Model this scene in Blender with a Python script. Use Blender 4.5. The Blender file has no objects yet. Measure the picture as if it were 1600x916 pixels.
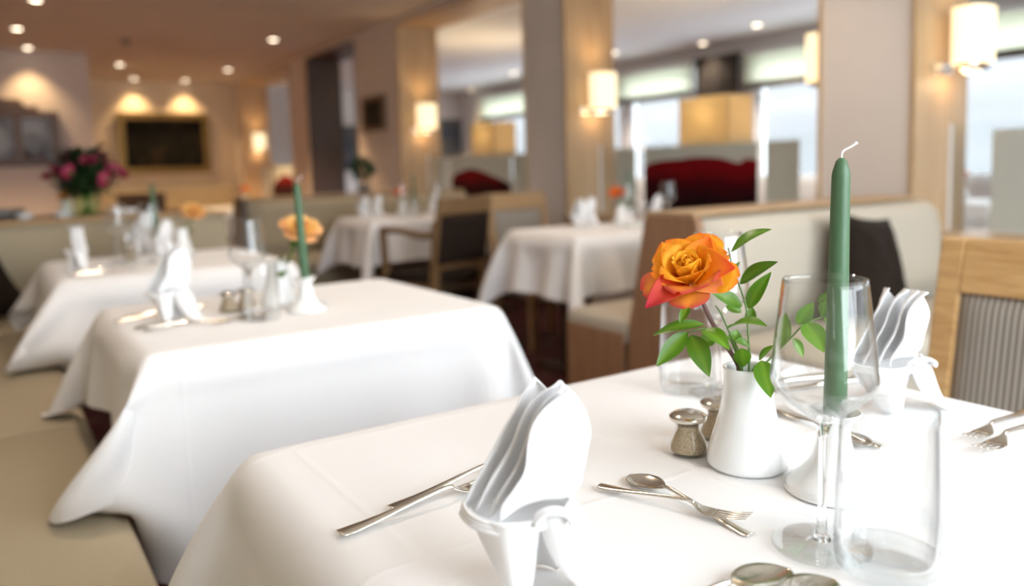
import bpy, bmesh, math, random
import numpy as np
from mathutils import Matrix, Vector, noise
PI = math.pi
rnd = random.Random(7)
SC = bpy.context.scene
COL = SC.collection

# ------------------------------------------------------------------ camera
YAW, PIT, ROL = math.radians(33.432962), math.radians(5.612835), math.radians(-1.575805)
FW = Vector((math.sin(YAW)*math.cos(PIT), math.cos(YAW)*math.cos(PIT), -math.sin(PIT)))
_r = Vector((math.cos(YAW), -math.sin(YAW), 0)); _u = _r.cross(FW)
RT = math.cos(ROL)*_r + math.sin(ROL)*_u
UP = -math.sin(ROL)*_r + math.cos(ROL)*_u
cd = bpy.data.cameras.new('camera'); cam = bpy.data.objects.new('camera', cd); COL.objects.link(cam)
cam.matrix_world = Matrix(((RT.x, UP.x, -FW.x, 0), (RT.y, UP.y, -FW.y, 0), (RT.z, UP.z, -FW.z, 1.08), (0, 0, 0, 1)))
cd.sensor_fit = 'HORIZONTAL'; cd.sensor_width = 36.0
cd.lens = 1242.838*36/1600
cd.shift_y = -(458-384.1)/1600
cd.clip_start = .02; cd.clip_end = 300
cd.dof.use_dof = True; cd.dof.focus_distance = .78; cd.dof.aperture_fstop = 2.6
SC.camera = cam

# ------------------------------------------------------------------ light of the place
SC.view_settings.view_transform = 'Standard'; SC.view_settings.look = 'None'
SC.view_settings.gamma = 1.0; SC.view_settings.use_curve_mapping = False
SC.view_settings.exposure = 0.04
SC.cycles.use_denoising = True
SC.cycles.max_bounces = 9; SC.cycles.diffuse_bounces = 4; SC.cycles.glossy_bounces = 4
SC.cycles.transmission_bounces = 8; SC.cycles.transparent_max_bounces = 16
SC.cycles.sample_clamp_indirect = 6.0
W = bpy.data.worlds.new('overcast_sky'); SC.world = W; W.use_nodes = True
wb = W.node_tree.nodes['Background']; wb.inputs[0].default_value = (.88, .925, 1.0, 1); wb.inputs[1].default_value = 11.0
def area(name, loc, rot, sx, sy, power, color, portal=False):
    l = bpy.data.lights.new(name, 'AREA'); l.shape = 'RECTANGLE'; l.size = sx; l.size_y = sy
    l.energy = power; l.color = color
    o = bpy.data.objects.new(name, l); COL.objects.link(o); o.location = loc; o.rotation_euler = rot
    if portal: l.cycles.is_portal = True
    return o
# daylight through the big window behind the viewer's seat (window_1): portal for the sky there
area('daylight_back_window', (1.85, -1.28, 1.66), (-PI/2, 0, PI), 3.4, 1.8, 1, (1, 1, 1), True)
WARM = (1.0, .67, .34)
def spot(name, loc, power, size=110, blend=.8, color=WARM, rad=.04):
    l = bpy.data.lights.new(name, 'SPOT'); l.energy = power; l.spot_size = math.radians(size); l.spot_blend = blend
    l.color = color; l.shadow_soft_size = rad
    o = bpy.data.objects.new(name, l); COL.objects.link(o); o.location = loc
    return o
def bulb(name, loc, power, color=WARM, rad=.04):
    l = bpy.data.lights.new(name, 'POINT'); l.energy = power; l.color = color; l.shadow_soft_size = rad
    o = bpy.data.objects.new(name, l); COL.objects.link(o); o.location = loc
    return o

# ------------------------------------------------------------------ materials
MAT = {}
def mat(name, color=(.8,.8,.8), rough=.6, metal=0.0, spec=.5, noise_amt=0, noise_scale=20, bump=0, bump_scale=200, sheen=0, sub=0, coat=0):
    m = bpy.data.materials.new(name); m.use_nodes = True; nt = m.node_tree; b = nt.nodes['Principled BSDF']
    b.inputs['Base Color'].default_value = (*color, 1); b.inputs['Roughness'].default_value = rough
    b.inputs['Metallic'].default_value = metal; b.inputs['Specular IOR Level'].default_value = spec
    if sheen: b.inputs['Sheen Weight'].default_value = sheen
    if sub:
        b.inputs['Subsurface Weight'].default_value = sub; b.inputs['Subsurface Radius'].default_value = (.01,.008,.006)
    if coat: b.inputs['Coat Weight'].default_value = coat
    tc = nt.nodes.new('ShaderNodeTexCoord')
    if noise_amt:
        n = nt.nodes.new('ShaderNodeTexNoise'); n.inputs['Scale'].default_value = noise_scale; n.inputs['Detail'].default_value = 4
        nt.links.new(tc.outputs['Object'], n.inputs['Vector'])
        r = nt.nodes.new('ShaderNodeValToRGB')
        r.color_ramp.elements[0].position = .3; r.color_ramp.elements[1].position = .7
        r.color_ramp.elements[0].color = (*[c*(1-noise_amt) for c in color], 1)
        r.color_ramp.elements[1].color = (*[min(1, c*(1+noise_amt)) for c in color], 1)
        nt.links.new(n.outputs['Fac'], r.inputs['Fac']); nt.links.new(r.outputs['Color'], b.inputs['Base Color'])
    if bump:
        n = nt.nodes.new('ShaderNodeTexNoise'); n.inputs['Scale'].default_value = bump_scale; n.inputs['Detail'].default_value = 3
        nt.links.new(tc.outputs['Object'], n.inputs['Vector'])
        bp = nt.nodes.new('ShaderNodeBump'); bp.inputs['Strength'].default_value = bump; bp.inputs['Distance'].default_value = .002
        nt.links.new(n.outputs['Fac'], bp.inputs['Height']); nt.links.new(bp.outputs['Normal'], b.inputs['Normal'])
    MAT[name] = m
    return m
def wood(name, c1, c2, scale=(3, 3, .4), rough=.42, rings=9.0):
    m = bpy.data.materials.new(name); m.use_nodes = True; nt = m.node_tree; b = nt.nodes['Principled BSDF']
    tc = nt.nodes.new('ShaderNodeTexCoord'); mp = nt.nodes.new('ShaderNodeMapping'); mp.inputs['Scale'].default_value = scale
    nt.links.new(tc.outputs['Object'], mp.inputs['Vector'])
    n = nt.nodes.new('ShaderNodeTexNoise'); n.inputs['Scale'].default_value = rings; n.inputs['Detail'].default_value = 6; n.inputs['Distortion'].default_value = .8
    nt.links.new(mp.outputs['Vector'], n.inputs['Vector'])
    r = nt.nodes.new('ShaderNodeValToRGB'); r.color_ramp.elements[0].position = .32; r.color_ramp.elements[1].position = .68
    r.color_ramp.elements[0].color = (*c1, 1); r.color_ramp.elements[1].color = (*c2, 1)
    nt.links.new(n.outputs['Fac'], r.inputs['Fac']); nt.links.new(r.outputs['Color'], b.inputs['Base Color'])
    bp = nt.nodes.new('ShaderNodeBump'); bp.inputs['Strength'].default_value = .15; bp.inputs['Distance'].default_value = .001
    nt.links.new(n.outputs['Fac'], bp.inputs['Height']); nt.links.new(bp.outputs['Normal'], b.inputs['Normal'])
    b.inputs['Roughness'].default_value = rough
    MAT[name] = m
    return m
def emit(name, color, strength):
    m = bpy.data.materials.new(name); m.use_nodes = True; nt = m.node_tree
    b = nt.nodes['Principled BSDF']; b.inputs['Base Color'].default_value = (*color, 1)
    b.inputs['Emission Color'].default_value = (*color, 1); b.inputs['Emission Strength'].default_value = strength
    b.inputs['Roughness'].default_value = .5
    MAT[name] = m
    return m
def thin_glass(name, tint=(1,1,1), ior=1.45, rough=.0, boost=1.0):
    m = bpy.data.materials.new(name); m.use_nodes = True; nt = m.node_tree; nt.nodes.remove(nt.nodes['Principled BSDF'])
    out = nt.nodes['Material Output']; t = nt.nodes.new('ShaderNodeBsdfTransparent')
    lw = nt.nodes.new('ShaderNodeLayerWeight'); lw.inputs['Blend'].default_value = .5     # darker rim put into the tint, standing for refraction at the edges
    p4 = nt.nodes.new('ShaderNodeMath'); p4.operation = 'POWER'; p4.inputs[1].default_value = 5.0; nt.links.new(lw.outputs['Facing'], p4.inputs[0])
    mc = nt.nodes.new('ShaderNodeMix'); mc.data_type = 'RGBA'; mc.inputs[6].default_value = (*tint, 1); mc.inputs[7].default_value = (tint[0]*.52, tint[1]*.54, tint[2]*.56, 1)
    nt.links.new(p4.outputs[0], mc.inputs[0]); nt.links.new(mc.outputs[2], t.inputs[0])
    g = nt.nodes.new('ShaderNodeBsdfGlossy'); g.inputs['Roughness'].default_value = rough; g.inputs['Color'].default_value = (1,1,1,1)
    f = nt.nodes.new('ShaderNodeLayerWeight'); f.inputs['Blend'].default_value = .5
    pw = nt.nodes.new('ShaderNodeMath'); pw.operation = 'POWER'; pw.inputs[1].default_value = 2.8; nt.links.new(f.outputs['Facing'], pw.inputs[0])
    ad = nt.nodes.new('ShaderNodeMath'); ad.operation = 'MULTIPLY_ADD'; ad.inputs[1].default_value = .9; ad.inputs[2].default_value = ((ior-1)/(ior+1))**2; nt.links.new(pw.outputs[0], ad.inputs[0])
    mm = nt.nodes.new('ShaderNodeMath'); mm.operation = 'MULTIPLY'; mm.inputs[1].default_value = boost; mm.use_clamp = True
    mx = nt.nodes.new('ShaderNodeMixShader')
    nt.links.new(ad.outputs[0], mm.inputs[0]); nt.links.new(mm.outputs[0], mx.inputs[0])
    nt.links.new(t.outputs[0], mx.inputs[1]); nt.links.new(g.outputs[0], mx.inputs[2]); nt.links.new(mx.outputs[0], out.inputs['Surface'])
    MAT[name] = m
    return m
mat('plaster', (.67,.605,.55), .9, noise_amt=.03, noise_scale=3, bump=.08, bump_scale=60)
mat('plaster_cream', (.70,.60,.44), .9, noise_amt=.03, noise_scale=3)
mat('ceiling_paint', (.62,.56,.48), .92, noise_amt=.02, noise_scale=2)
mat('white_paint', (.80,.79,.78), .85, noise_amt=.02, noise_scale=2)
mat('dark_paint', (.20,.17,.15), .7, noise_amt=.05, noise_scale=4)
mat('linen', (.90,.89,.885), .75, sheen=.15, bump=.10, bump_scale=900)
def creases(m):
    """pressed folds of the ironed cloth: narrow raised lines"""
    nt = m.node_tree; b = nt.nodes['Principled BSDF']; old = b.inputs['Normal'].links[0].from_node
    tc = nt.nodes.new('ShaderNodeTexCoord'); s = nt.nodes.new('ShaderNodeSeparateXYZ'); nt.links.new(tc.outputs['Object'], s.inputs[0]); hs = []
    for ax, off in (('X', .045), ('Y', .075)):
        a = nt.nodes.new('ShaderNodeMath'); a.operation = 'ADD'; a.inputs[1].default_value = off; nt.links.new(s.outputs[ax], a.inputs[0])
        p = nt.nodes.new('ShaderNodeMath'); p.operation = 'PINGPONG'; p.inputs[1].default_value = .165; nt.links.new(a.outputs[0], p.inputs[0])
        r = nt.nodes.new('ShaderNodeMapRange'); r.interpolation_type = 'SMOOTHSTEP'; r.inputs[1].default_value = 0; r.inputs[2].default_value = .007; r.inputs[3].default_value = 1; r.inputs[4].default_value = 0
        nt.links.new(p.outputs[0], r.inputs[0]); hs.append(r)
    mx = nt.nodes.new('ShaderNodeMath'); mx.operation = 'MAXIMUM'; nt.links.new(hs[0].outputs[0], mx.inputs[0]); nt.links.new(hs[1].outputs[0], mx.inputs[1])
    bp = nt.nodes.new('ShaderNodeBump'); bp.inputs['Strength'].default_value = .32; bp.inputs['Distance'].default_value = .0014
    nt.links.new(mx.outputs[0], bp.inputs['Height']); nt.links.new(old.outputs[0], bp.inputs['Normal']); nt.links.new(bp.outputs[0], b.inputs['Normal'])
creases(MAT['linen'])
mat('napkin_linen', (.92,.92,.925), .8, sheen=.15, bump=.12, bump_scale=1200)
mat('porcelain', (.88,.89,.88), .12, coat=.6)
mat('steel', (.74,.70,.63), .16, metal=1.0)
mat('chrome', (.75,.74,.72), .12, metal=1.0)
mat('candle_wax', (.068,.150,.070), .42, sub=.12, noise_amt=.06, noise_scale=30)
mat('wick_cotton', (.85,.83,.8), .9)
mat('leather_brown', (.022,.014,.010), .8, spec=.12, noise_amt=.12, noise_scale=30, bump=.1, bump_scale=150)  # brown leather, with the armchair's weaker window light darkened into its colour
mat('cushion_velvet', (.017,.011,.0075), .95, spec=.08, sheen=.05, noise_amt=.2, noise_scale=40)
mat('gold_frame', (.22,.135,.04), .35, metal=.7, noise_amt=.25, noise_scale=60, bump=.5, bump_scale=50)
mat('dark_frame', (.11,.06,.03), .4, noise_amt=.3, noise_scale=20)
mat('window_white', (.86,.88,.9), .4)
mat('blind_trim', (.10,.085,.065), .8)
mat('curtain_brown', (.075,.06,.045), .9, noise_amt=.2, noise_scale=60)
mat('wax_white', (.85,.8,.7), .5)
mat('grey_shell', (.2,.19,.18), .5)
wood('oak', (.50,.31,.14), (.64,.43,.22), (6, 6, .8))
wood('oak_jamb', (.40,.26,.135), (.53,.37,.21), (5, 5, .25), .5)
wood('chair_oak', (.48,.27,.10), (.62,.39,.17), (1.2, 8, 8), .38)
wood('chair_oak_shaded', (.17,.095,.04), (.25,.15,.07), (1.2, 8, 8), .4)  # armchair frame: same oak, darkened to stand for the weaker window light there
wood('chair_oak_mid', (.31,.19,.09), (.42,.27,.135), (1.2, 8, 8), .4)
wood('booth_wood', (.27,.14,.072), (.37,.205,.11), (5, 5, .35), .4)
wood('dark_wood', (.045,.025,.016), (.075,.042,.025), (5, 5, .5), .4)
wood('sideboard_wood', (.16,.11,.07), (.22,.15,.10), (5, 5, .5), .5)
emit('lamp_shade_glow', (1.0,.83,.52), 1.15)
emit('lamp_lens_glow', (1.0,.86,.6), 2.6)
emit('downlight_glow', (1.0,.84,.62), 9.0)
emit('box_lamp_glow', (1.0,.72,.34), .85)
thin_glass('wine_glass_wall', (.985,.99,.99), 1.42, .0, 1.0)
thin_glass('pane_glass', (.97,.985,.98), 1.3)
thin_glass('glass_foot', (.97,.98,.98), 1.5, .02)
thin_glass('vase_glass', (.78,.90,.66), 1.4)
def solid_glass(name):
    m = bpy.data.materials.new(name); m.use_nodes = True; b = m.node_tree.nodes['Principled BSDF']
    b.inputs['Transmission Weight'].default_value = 1; b.inputs['Roughness'].default_value = 0; b.inputs['IOR'].default_value = 1.5
    b.inputs['Base Color'].default_value = (1,1,1,1); MAT[name] = m
solid_glass('crystal')
def fabric(name, c1, c2, scale, rough=.9, bump=.35):
    """woven cloth: two crossed wave textures give the weave"""
    m = bpy.data.materials.new(name); m.use_nodes = True; nt = m.node_tree; b = nt.nodes['Principled BSDF']; b.inputs['Roughness'].default_value = rough
    tc0 = nt.nodes.new('ShaderNodeTexCoord'); tc = nt.nodes.new('ShaderNodeMapping'); tc.inputs['Rotation'].default_value = (.62, .55, .3); nt.links.new(tc0.outputs['Object'], tc.inputs['Vector']); ws = []
    for d in ('X', 'Y'):
        w = nt.nodes.new('ShaderNodeTexWave'); w.bands_direction = d; w.inputs['Scale'].default_value = scale; w.inputs['Distortion'].default_value = .6
        nt.links.new(tc.outputs['Vector'], w.inputs['Vector']); ws.append(w)
    mu = nt.nodes.new('ShaderNodeMath'); mu.operation = 'MULTIPLY'
    nt.links.new(ws[0].outputs['Fac'], mu.inputs[0]); nt.links.new(ws[1].outputs['Fac'], mu.inputs[1])
    r = nt.nodes.new('ShaderNodeValToRGB'); r.color_ramp.elements[0].color = (*c1, 1); r.color_ramp.elements[1].color = (*c2, 1)
    nt.links.new(mu.outputs[0], r.inputs['Fac']); nt.links.new(r.outputs['Color'], b.inputs['Base Color'])
    bp = nt.nodes.new('ShaderNodeBump'); bp.inputs['Strength'].default_value = bump; bp.inputs['Distance'].default_value = .001
    nt.links.new(mu.outputs[0], bp.inputs['Height']); nt.links.new(bp.outputs['Normal'], b.inputs['Normal'])
    MAT[name] = m
fabric('bench_fabric', (.40,.33,.22), (.58,.49,.345), 88, bump=.5)
fabric('booth_fabric', (.49,.435,.345), (.60,.545,.45), 80)
def stripes(name, axis, scale, c1, c2):
    m = bpy.data.materials.new(name); m.use_nodes = True; nt = m.node_tree; b = nt.nodes['Principled BSDF']; b.inputs['Roughness'].default_value = .85
    tc = nt.nodes.new('ShaderNodeTexCoord'); w = nt.nodes.new('ShaderNodeTexWave'); w.bands_direction = axis
    w.inputs['Scale'].default_value = scale; w.inputs['Distortion'].default_value = .0
    nt.links.new(tc.outputs['Object'], w.inputs['Vector'])
    r = nt.nodes.new('ShaderNodeValToRGB'); r.color_ramp.elements[0].position = .35; r.color_ramp.elements[1].position = .65
    r.color_ramp.elements[0].color = (*c1, 1); r.color_ramp.elements[1].color = (*c2, 1)
    nt.links.new(w.outputs['Fac'], r.inputs['Fac']); nt.links.new(r.outputs['Color'], b.inputs['Base Color'])
    bp = nt.nodes.new('ShaderNodeBump'); bp.inputs['Strength'].default_value = .4; bp.inputs['Distance'].default_value = .001
    nt.links.new(w.outputs['Fac'], bp.inputs['Height']); nt.links.new(bp.outputs['Normal'], b.inputs['Normal'])
    MAT[name] = m
stripes('stripe_pad', 'X', 27, (.17,.145,.12), (.42,.38,.33))
def carpet():
    m = bpy.data.materials.new('carpet'); m.use_nodes = True; nt = m.node_tree; b = nt.nodes['Principled BSDF']; b.inputs['Roughness'].default_value = 1
    tc = nt.nodes.new('ShaderNodeTexCoord'); v = nt.nodes.new('ShaderNodeTexVoronoi'); v.inputs['Scale'].default_value = 9
    n = nt.nodes.new('ShaderNodeTexNoise'); n.inputs['Scale'].default_value = 300
    nt.links.new(tc.outputs['Object'], v.inputs['Vector']); nt.links.new(tc.outputs['Object'], n.inputs['Vector'])
    r = nt.nodes.new('ShaderNodeValToRGB'); r.color_ramp.elements[0].position = .25; r.color_ramp.elements[1].position = .35
    r.color_ramp.elements[0].color = (.075,.045,.025,1); r.color_ramp.elements[1].color = (.065,.008,.010,1)
    nt.links.new(v.outputs['Distance'], r.inputs['Fac']); nt.links.new(r.outputs['Color'], b.inputs['Base Color'])
    bp = nt.nodes.new('ShaderNodeBump'); bp.inputs['Strength'].default_value = .5; bp.inputs['Distance'].default_value = .003
    nt.links.new(n.outputs['Fac'], bp.inputs['Height']); nt.links.new(bp.outputs['Normal'], b.inputs['Normal'])
    MAT['carpet'] = m
carpet()
def attr_mat(name, rough=.5, trans=0.0, spec=.4):
    """surface colour from the mesh's own colour attribute 'tint' (petals, leaves)"""
    m = bpy.data.materials.new(name); m.use_nodes = True; nt = m.node_tree; b = nt.nodes['Principled BSDF']
    a = nt.nodes.new('ShaderNodeAttribute'); a.attribute_name = 'tint'
    nt.links.new(a.outputs['Color'], b.inputs['Base Color']); b.inputs['Roughness'].default_value = rough; b.inputs['Specular IOR Level'].default_value = spec
    if trans:
        t = nt.nodes.new('ShaderNodeBsdfTranslucent'); nt.links.new(a.outputs['Color'], t.inputs['Color'])
        mx = nt.nodes.new('ShaderNodeMixShader'); mx.inputs[0].default_value = trans
        nt.links.new(b.outputs[0], mx.inputs[1]); nt.links.new(t.outputs[0], mx.inputs[2])
        nt.links.new(mx.outputs[0], nt.nodes['Material Output'].inputs['Surface'])
    MAT[name] = m
attr_mat('petal', .55, .35, .3)
attr_mat('leaf', .34, .22, .5)
mat('green_stem', (.10,.20,.035), .5)
mat('rose_stem', (.13,.065,.055), .5)
mat('dark_leaf', (.022,.055,.018), .5, noise_amt=.3, noise_scale=30)
mat('pink_petal', (.30,.018,.065), .6, noise_amt=.3, noise_scale=60)
mat('orange_petal', (.85,.20,.03), .6, noise_amt=.25, noise_scale=60)
def frosted():
    m = bpy.data.materials.new('frosted_print'); m.use_nodes = True; nt = m.node_tree; nt.nodes.remove(nt.nodes['Principled BSDF'])
    d = nt.nodes.new('ShaderNodeBsdfDiffuse'); d.inputs[0].default_value = (.64,.65,.60,1)
    t = nt.nodes.new('ShaderNodeBsdfTranslucent'); t.inputs[0].default_value = (.68,.69,.64,1)
    mx = nt.nodes.new('ShaderNodeMixShader'); mx.inputs[0].default_value = .5
    nt.links.new(d.outputs[0], mx.inputs[1]); nt.links.new(t.outputs[0], mx.inputs[2]); nt.links.new(mx.outputs[0], nt.nodes['Material Output'].inputs['Surface'])
    MAT['frosted_print'] = m
frosted()
def poppy():
    """printed poppy: crimson petals, black heart low in the middle"""
    m = bpy.data.materials.new('poppy_print'); m.use_nodes = True; nt = m.node_tree; b = nt.nodes['Principled BSDF']; b.inputs['Roughness'].default_value = .6; b.inputs['Specular IOR Level'].default_value = .1
    tc = nt.nodes.new('ShaderNodeTexCoord'); s = nt.nodes.new('ShaderNodeSeparateXYZ'); nt.links.new(tc.outputs['Generated'], s.inputs[0])
    n = nt.nodes.new('ShaderNodeTexNoise'); n.inputs['Scale'].default_value = 5; nt.links.new(tc.outputs['Object'], n.inputs['Vector'])
    ad = nt.nodes.new('ShaderNodeMath'); ad.operation = 'MULTIPLY_ADD'; ad.inputs[1].default_value = .35; nt.links.new(n.outputs['Fac'], ad.inputs[0]); nt.links.new(s.outputs['Z'], ad.inputs[2])
    r = nt.nodes.new('ShaderNodeValToRGB'); e = r.color_ramp.elements
    e[0].position = .42; e[0].color = (.012,.003,.006,1); e[1].position = 1.0; e[1].color = (.17,.002,.006,1)
    k = e.new(.72); k.color = (.045,.001,.004,1)
    nt.links.new(ad.outputs[0], r.inputs['Fac']); nt.links.new(r.outputs['Color'], b.inputs['Base Color'])
    MAT['poppy_print'] = m
poppy()
def painting_mat(name, stops, scale):
    m = bpy.data.materials.new(name); m.use_nodes = True; nt = m.node_tree; b = nt.nodes['Principled BSDF']; b.inputs['Roughness'].default_value = .6; b.inputs['Specular IOR Level'].default_value = .1
    tc = nt.nodes.new('ShaderNodeTexCoord'); n = nt.nodes.new('ShaderNodeTexNoise'); n.inputs['Scale'].default_value = scale; n.inputs['Detail'].default_value = 5
    nt.links.new(tc.outputs['Object'], n.inputs['Vector']); r = nt.nodes.new('ShaderNodeValToRGB'); e = r.color_ramp.elements
    e[0].position = stops[0][0]; e[0].color = (*stops[0][1], 1); e[1].position = stops[-1][0]; e[1].color = (*stops[-1][1], 1)
    for p, c in stops[1:-1]: k = e.new(p); k.color = (*c, 1)
    nt.links.new(n.outputs['Fac'], r.inputs['Fac']); nt.links.new(r.outputs['Color'], b.inputs['Base Color']); MAT[name] = m
painting_mat('canvas_dark', ((.35,(.006,.0055,.004)), (.55,(.014,.013,.007)), (.72,(.05,.033,.02))), 2.4)
painting_mat('canvas_blue', ((.35,(.05,.06,.08)), (.5,(.10,.12,.15)), (.7,(.2,.17,.12))), 3)
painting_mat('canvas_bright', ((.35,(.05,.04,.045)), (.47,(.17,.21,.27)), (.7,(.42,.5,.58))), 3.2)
mat('pepper_grain', (.42,.33,.21), .8, noise_amt=.5, noise_scale=700)
mat('water', (.95,.97,.98), .05)
mat('hill', (.055,.057,.059), 1.0, noise_amt=.06, noise_scale=.15)
mat('bounce_white', (.80,.82,.84), 1.0)  # reflector colour, whitened to throw daylight up onto the ceiling
# vertical pleats / folds for the blind
def translucent_cloth(name, c, k):
    m = bpy.data.materials.new(name); m.use_nodes = True; nt = m.node_tree; nt.nodes.remove(nt.nodes['Principled BSDF'])
    d = nt.nodes.new('ShaderNodeBsdfDiffuse'); d.inputs[0].default_value = (*c, 1); t = nt.nodes.new('ShaderNodeBsdfTranslucent'); t.inputs[0].default_value = (*c, 1)
    mx = nt.nodes.new('ShaderNodeMixShader'); mx.inputs[0].default_value = k
    nt.links.new(d.outputs[0], mx.inputs[1]); nt.links.new(t.outputs[0], mx.inputs[2]); nt.links.new(mx.outputs[0], nt.nodes['Material Output'].inputs['Surface']); MAT[name] = m
translucent_cloth('blind_cloth', (.86,.87,.76), .7)

# ------------------------------------------------------------------ mesh helpers
def obj(name, vf, m, parent=None, smooth=True, loc=None, bevel=0, subsurf=0, solid=0, kind=None):
    v, f = vf
    me = bpy.data.meshes.new(name); me.from_pydata([tuple(p) for p in v], [], f)
    bm = bmesh.new(); bm.from_mesh(me); bmesh.ops.recalc_face_normals(bm, faces=bm.faces); bm.to_mesh(me); bm.free()
    if smooth: me.polygons.foreach_set('use_smooth', [True]*len(me.polygons))
    me.materials.append(MAT[m])
    o = bpy.data.objects.new(name, me); COL.objects.link(o)
    if parent: o.parent = parent
    if loc: o.location = loc
    if bevel:
        b = o.modifiers.new('bevel', 'BEVEL'); b.width = bevel; b.segments = 2; b.limit_method = 'ANGLE'; b.angle_limit = math.radians(40)
        if smooth:
            pass
    if solid:
        s = o.modifiers.new('solid', 'SOLIDIFY'); s.thickness = solid; s.offset = 0
    if subsurf:
        s = o.modifiers.new('sub', 'SUBSURF'); s.levels = subsurf; s.render_levels = subsurf
    if kind: o['kind'] = kind
    return o
def tag(o, label=None, cat=None, group=None, kind=None):
    if label: o['label'] = label
    if cat: o['category'] = cat
    if group: o['group'] = group
    if kind: o['kind'] = kind
    return o
def thing(name, label, cat, loc=(0,0,0), rz=0, group=None):
    o = bpy.data.objects.new(name, None); o.empty_display_size = .05; COL.objects.link(o)
    o.location = loc; o.rotation_euler = (0, 0, rz)
    return tag(o, label, cat, group)
def dup(root, loc=None, rz=None, label=None, group=None, scale=None, rot=None):
    r = root.copy(); COL.objects.link(r)
    if loc is not None: r.location = loc
    if rz is not None: r.rotation_euler = (0, 0, rz)
    if rot is not None: r.rotation_euler = rot
    if scale is not None: r.scale = scale if hasattr(scale, '__len__') else (scale,)*3
    if label: r['label'] = label
    if group: r['group'] = group
    for ch in list(root.children):
        c = ch.copy(); COL.objects.link(c); c.parent = r
        for g in list(ch.children):
            d = g.copy(); COL.objects.link(d); d.parent = c
    return r
def join(*parts):
    V, F = [], []
    for v, f in parts:
        k = len(V); V += [tuple(p) for p in v]; F += [tuple(i+k for i in q) for q in f]
    return V, F
def box(x0, x1, y0, y1, z0, z1):
    v = [(x, y, z) for x in (x0, x1) for y in (y0, y1) for z in (z0, z1)]
    return v, [(0,1,3,2), (4,6,7,5), (0,4,5,1), (2,3,7,6), (0,2,6,4), (1,5,7,3)]
def bar(a, b, w, d, up=(0,0,1)):
    """square bar from a to b, width w across, depth d"""
    a, b = Vector(a), Vector(b); t = (b-a).normalized(); s = t.cross(Vector(up))
    if s.length < 1e-4: s = t.cross(Vector((1,0,0)))
    s.normalize(); n = s.cross(t)
    v = [p + s*(i*w/2) + n*(j*d/2) for p in (a, b) for i, j in ((-1,-1),(1,-1),(1,1),(-1,1))]
    return v, [(0,1,2,3), (7,6,5,4), (0,4,5,1), (1,5,6,2), (2,6,7,3), (3,7,4,0)]
def lathe(prof, n=32, cap0=False, cap1=False):
    v = []; f = []
    for r, z in prof:
        for i in range(n):
            a = 2*PI*i/n; v.append((r*math.cos(a), r*math.sin(a), z))
    for j in range(len(prof)-1):
        for i in range(n):
            f.append((j*n+i, j*n+(i+1)%n, (j+1)*n+(i+1)%n, (j+1)*n+i))
    if cap0: f.append(tuple(range(n))[::-1])
    if cap1: f.append(tuple((len(prof)-1)*n+i for i in range(n)))
    return v, f
def spline(pts, k=6):
    """Catmull-Rom through points of any dimension"""
    P = [np.array(p, float) for p in pts]; P = [2*P[0]-P[1]] + P + [2*P[-1]-P[-2]]; out = []
    for i in range(1, len(P)-2):
        for j in range(k):
            t = j/k
            out.append(.5*((2*P[i]) + (-P[i-1]+P[i+1])*t + (2*P[i-1]-5*P[i]+4*P[i+1]-P[i+2])*t*t + (-P[i-1]+3*P[i]-3*P[i+1]+P[i+2])*t**3))
    out.append(P[-2]); return out
def tube(path, rad, n=8):
    P = [Vector(p) for p in path]; v = []; f = []
    if not hasattr(rad, '__len__'): rad = [rad]*len(P)
    ref = Vector((0,0,1))
    t0 = (P[1]-P[0]).normalized()
    if abs(t0.dot(ref)) > .9: ref = Vector((1,0,0))
    for i, p in enumerate(P):
        t = (P[min(i+1, len(P)-1)] - P[max(i-1, 0)]).normalized()
        s = t.cross(ref).normalized(); u = s.cross(t)
        for j in range(n):
            a = 2*PI*j/n; v.append(p + (s*math.cos(a)+u*math.sin(a))*rad[i])
    for i in range(len(P)-1):
        for j in range(n): f.append((i*n+j, i*n+(j+1)%n, (i+1)*n+(j+1)%n, (i+1)*n+j))
    f.append(tuple(range(n))[::-1]); f.append(tuple((len(P)-1)*n+i for i in range(n)))
    return v, f
def grid(fn, nu, nv, wrap=False):
    v = [tuple(fn(i/nu, j/nv)) for i in range(nu + (0 if wrap else 1)) for j in range(nv+1)]; f = []
    m = nv+1; N = nu if wrap else nu+1
    for i in range(nu):
        for j in range(nv): f.append((i*m+j, ((i+1)%N)*m+j, ((i+1)%N)*m+j+1, i*m+j+1))
    return v, f
def prism(poly, z0, z1, axis='z'):
    n = len(poly)
    def P(a, b, c): return {'z': (a, b, c), 'y': (a, c, b), 'x': (c, a, b)}[axis]
    v = [P(a, b, z0) for a, b in poly] + [P(a, b, z1) for a, b in poly]
    return v, [tuple(range(n))[::-1], tuple(range(n, 2*n))] + [(i, (i+1)%n, n+(i+1)%n, n+i) for i in range(n)]
def xf(vf, M):
    v, f = vf; return [tuple(M @ Vector(p)) for p in v], f
def set_tint(o, cols):
    me = o.data; a = me.color_attributes.new('tint', 'FLOAT_COLOR', 'POINT')
    a.data.foreach_set('color', [c for p in cols for c in (*p, 1.0)])
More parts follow.
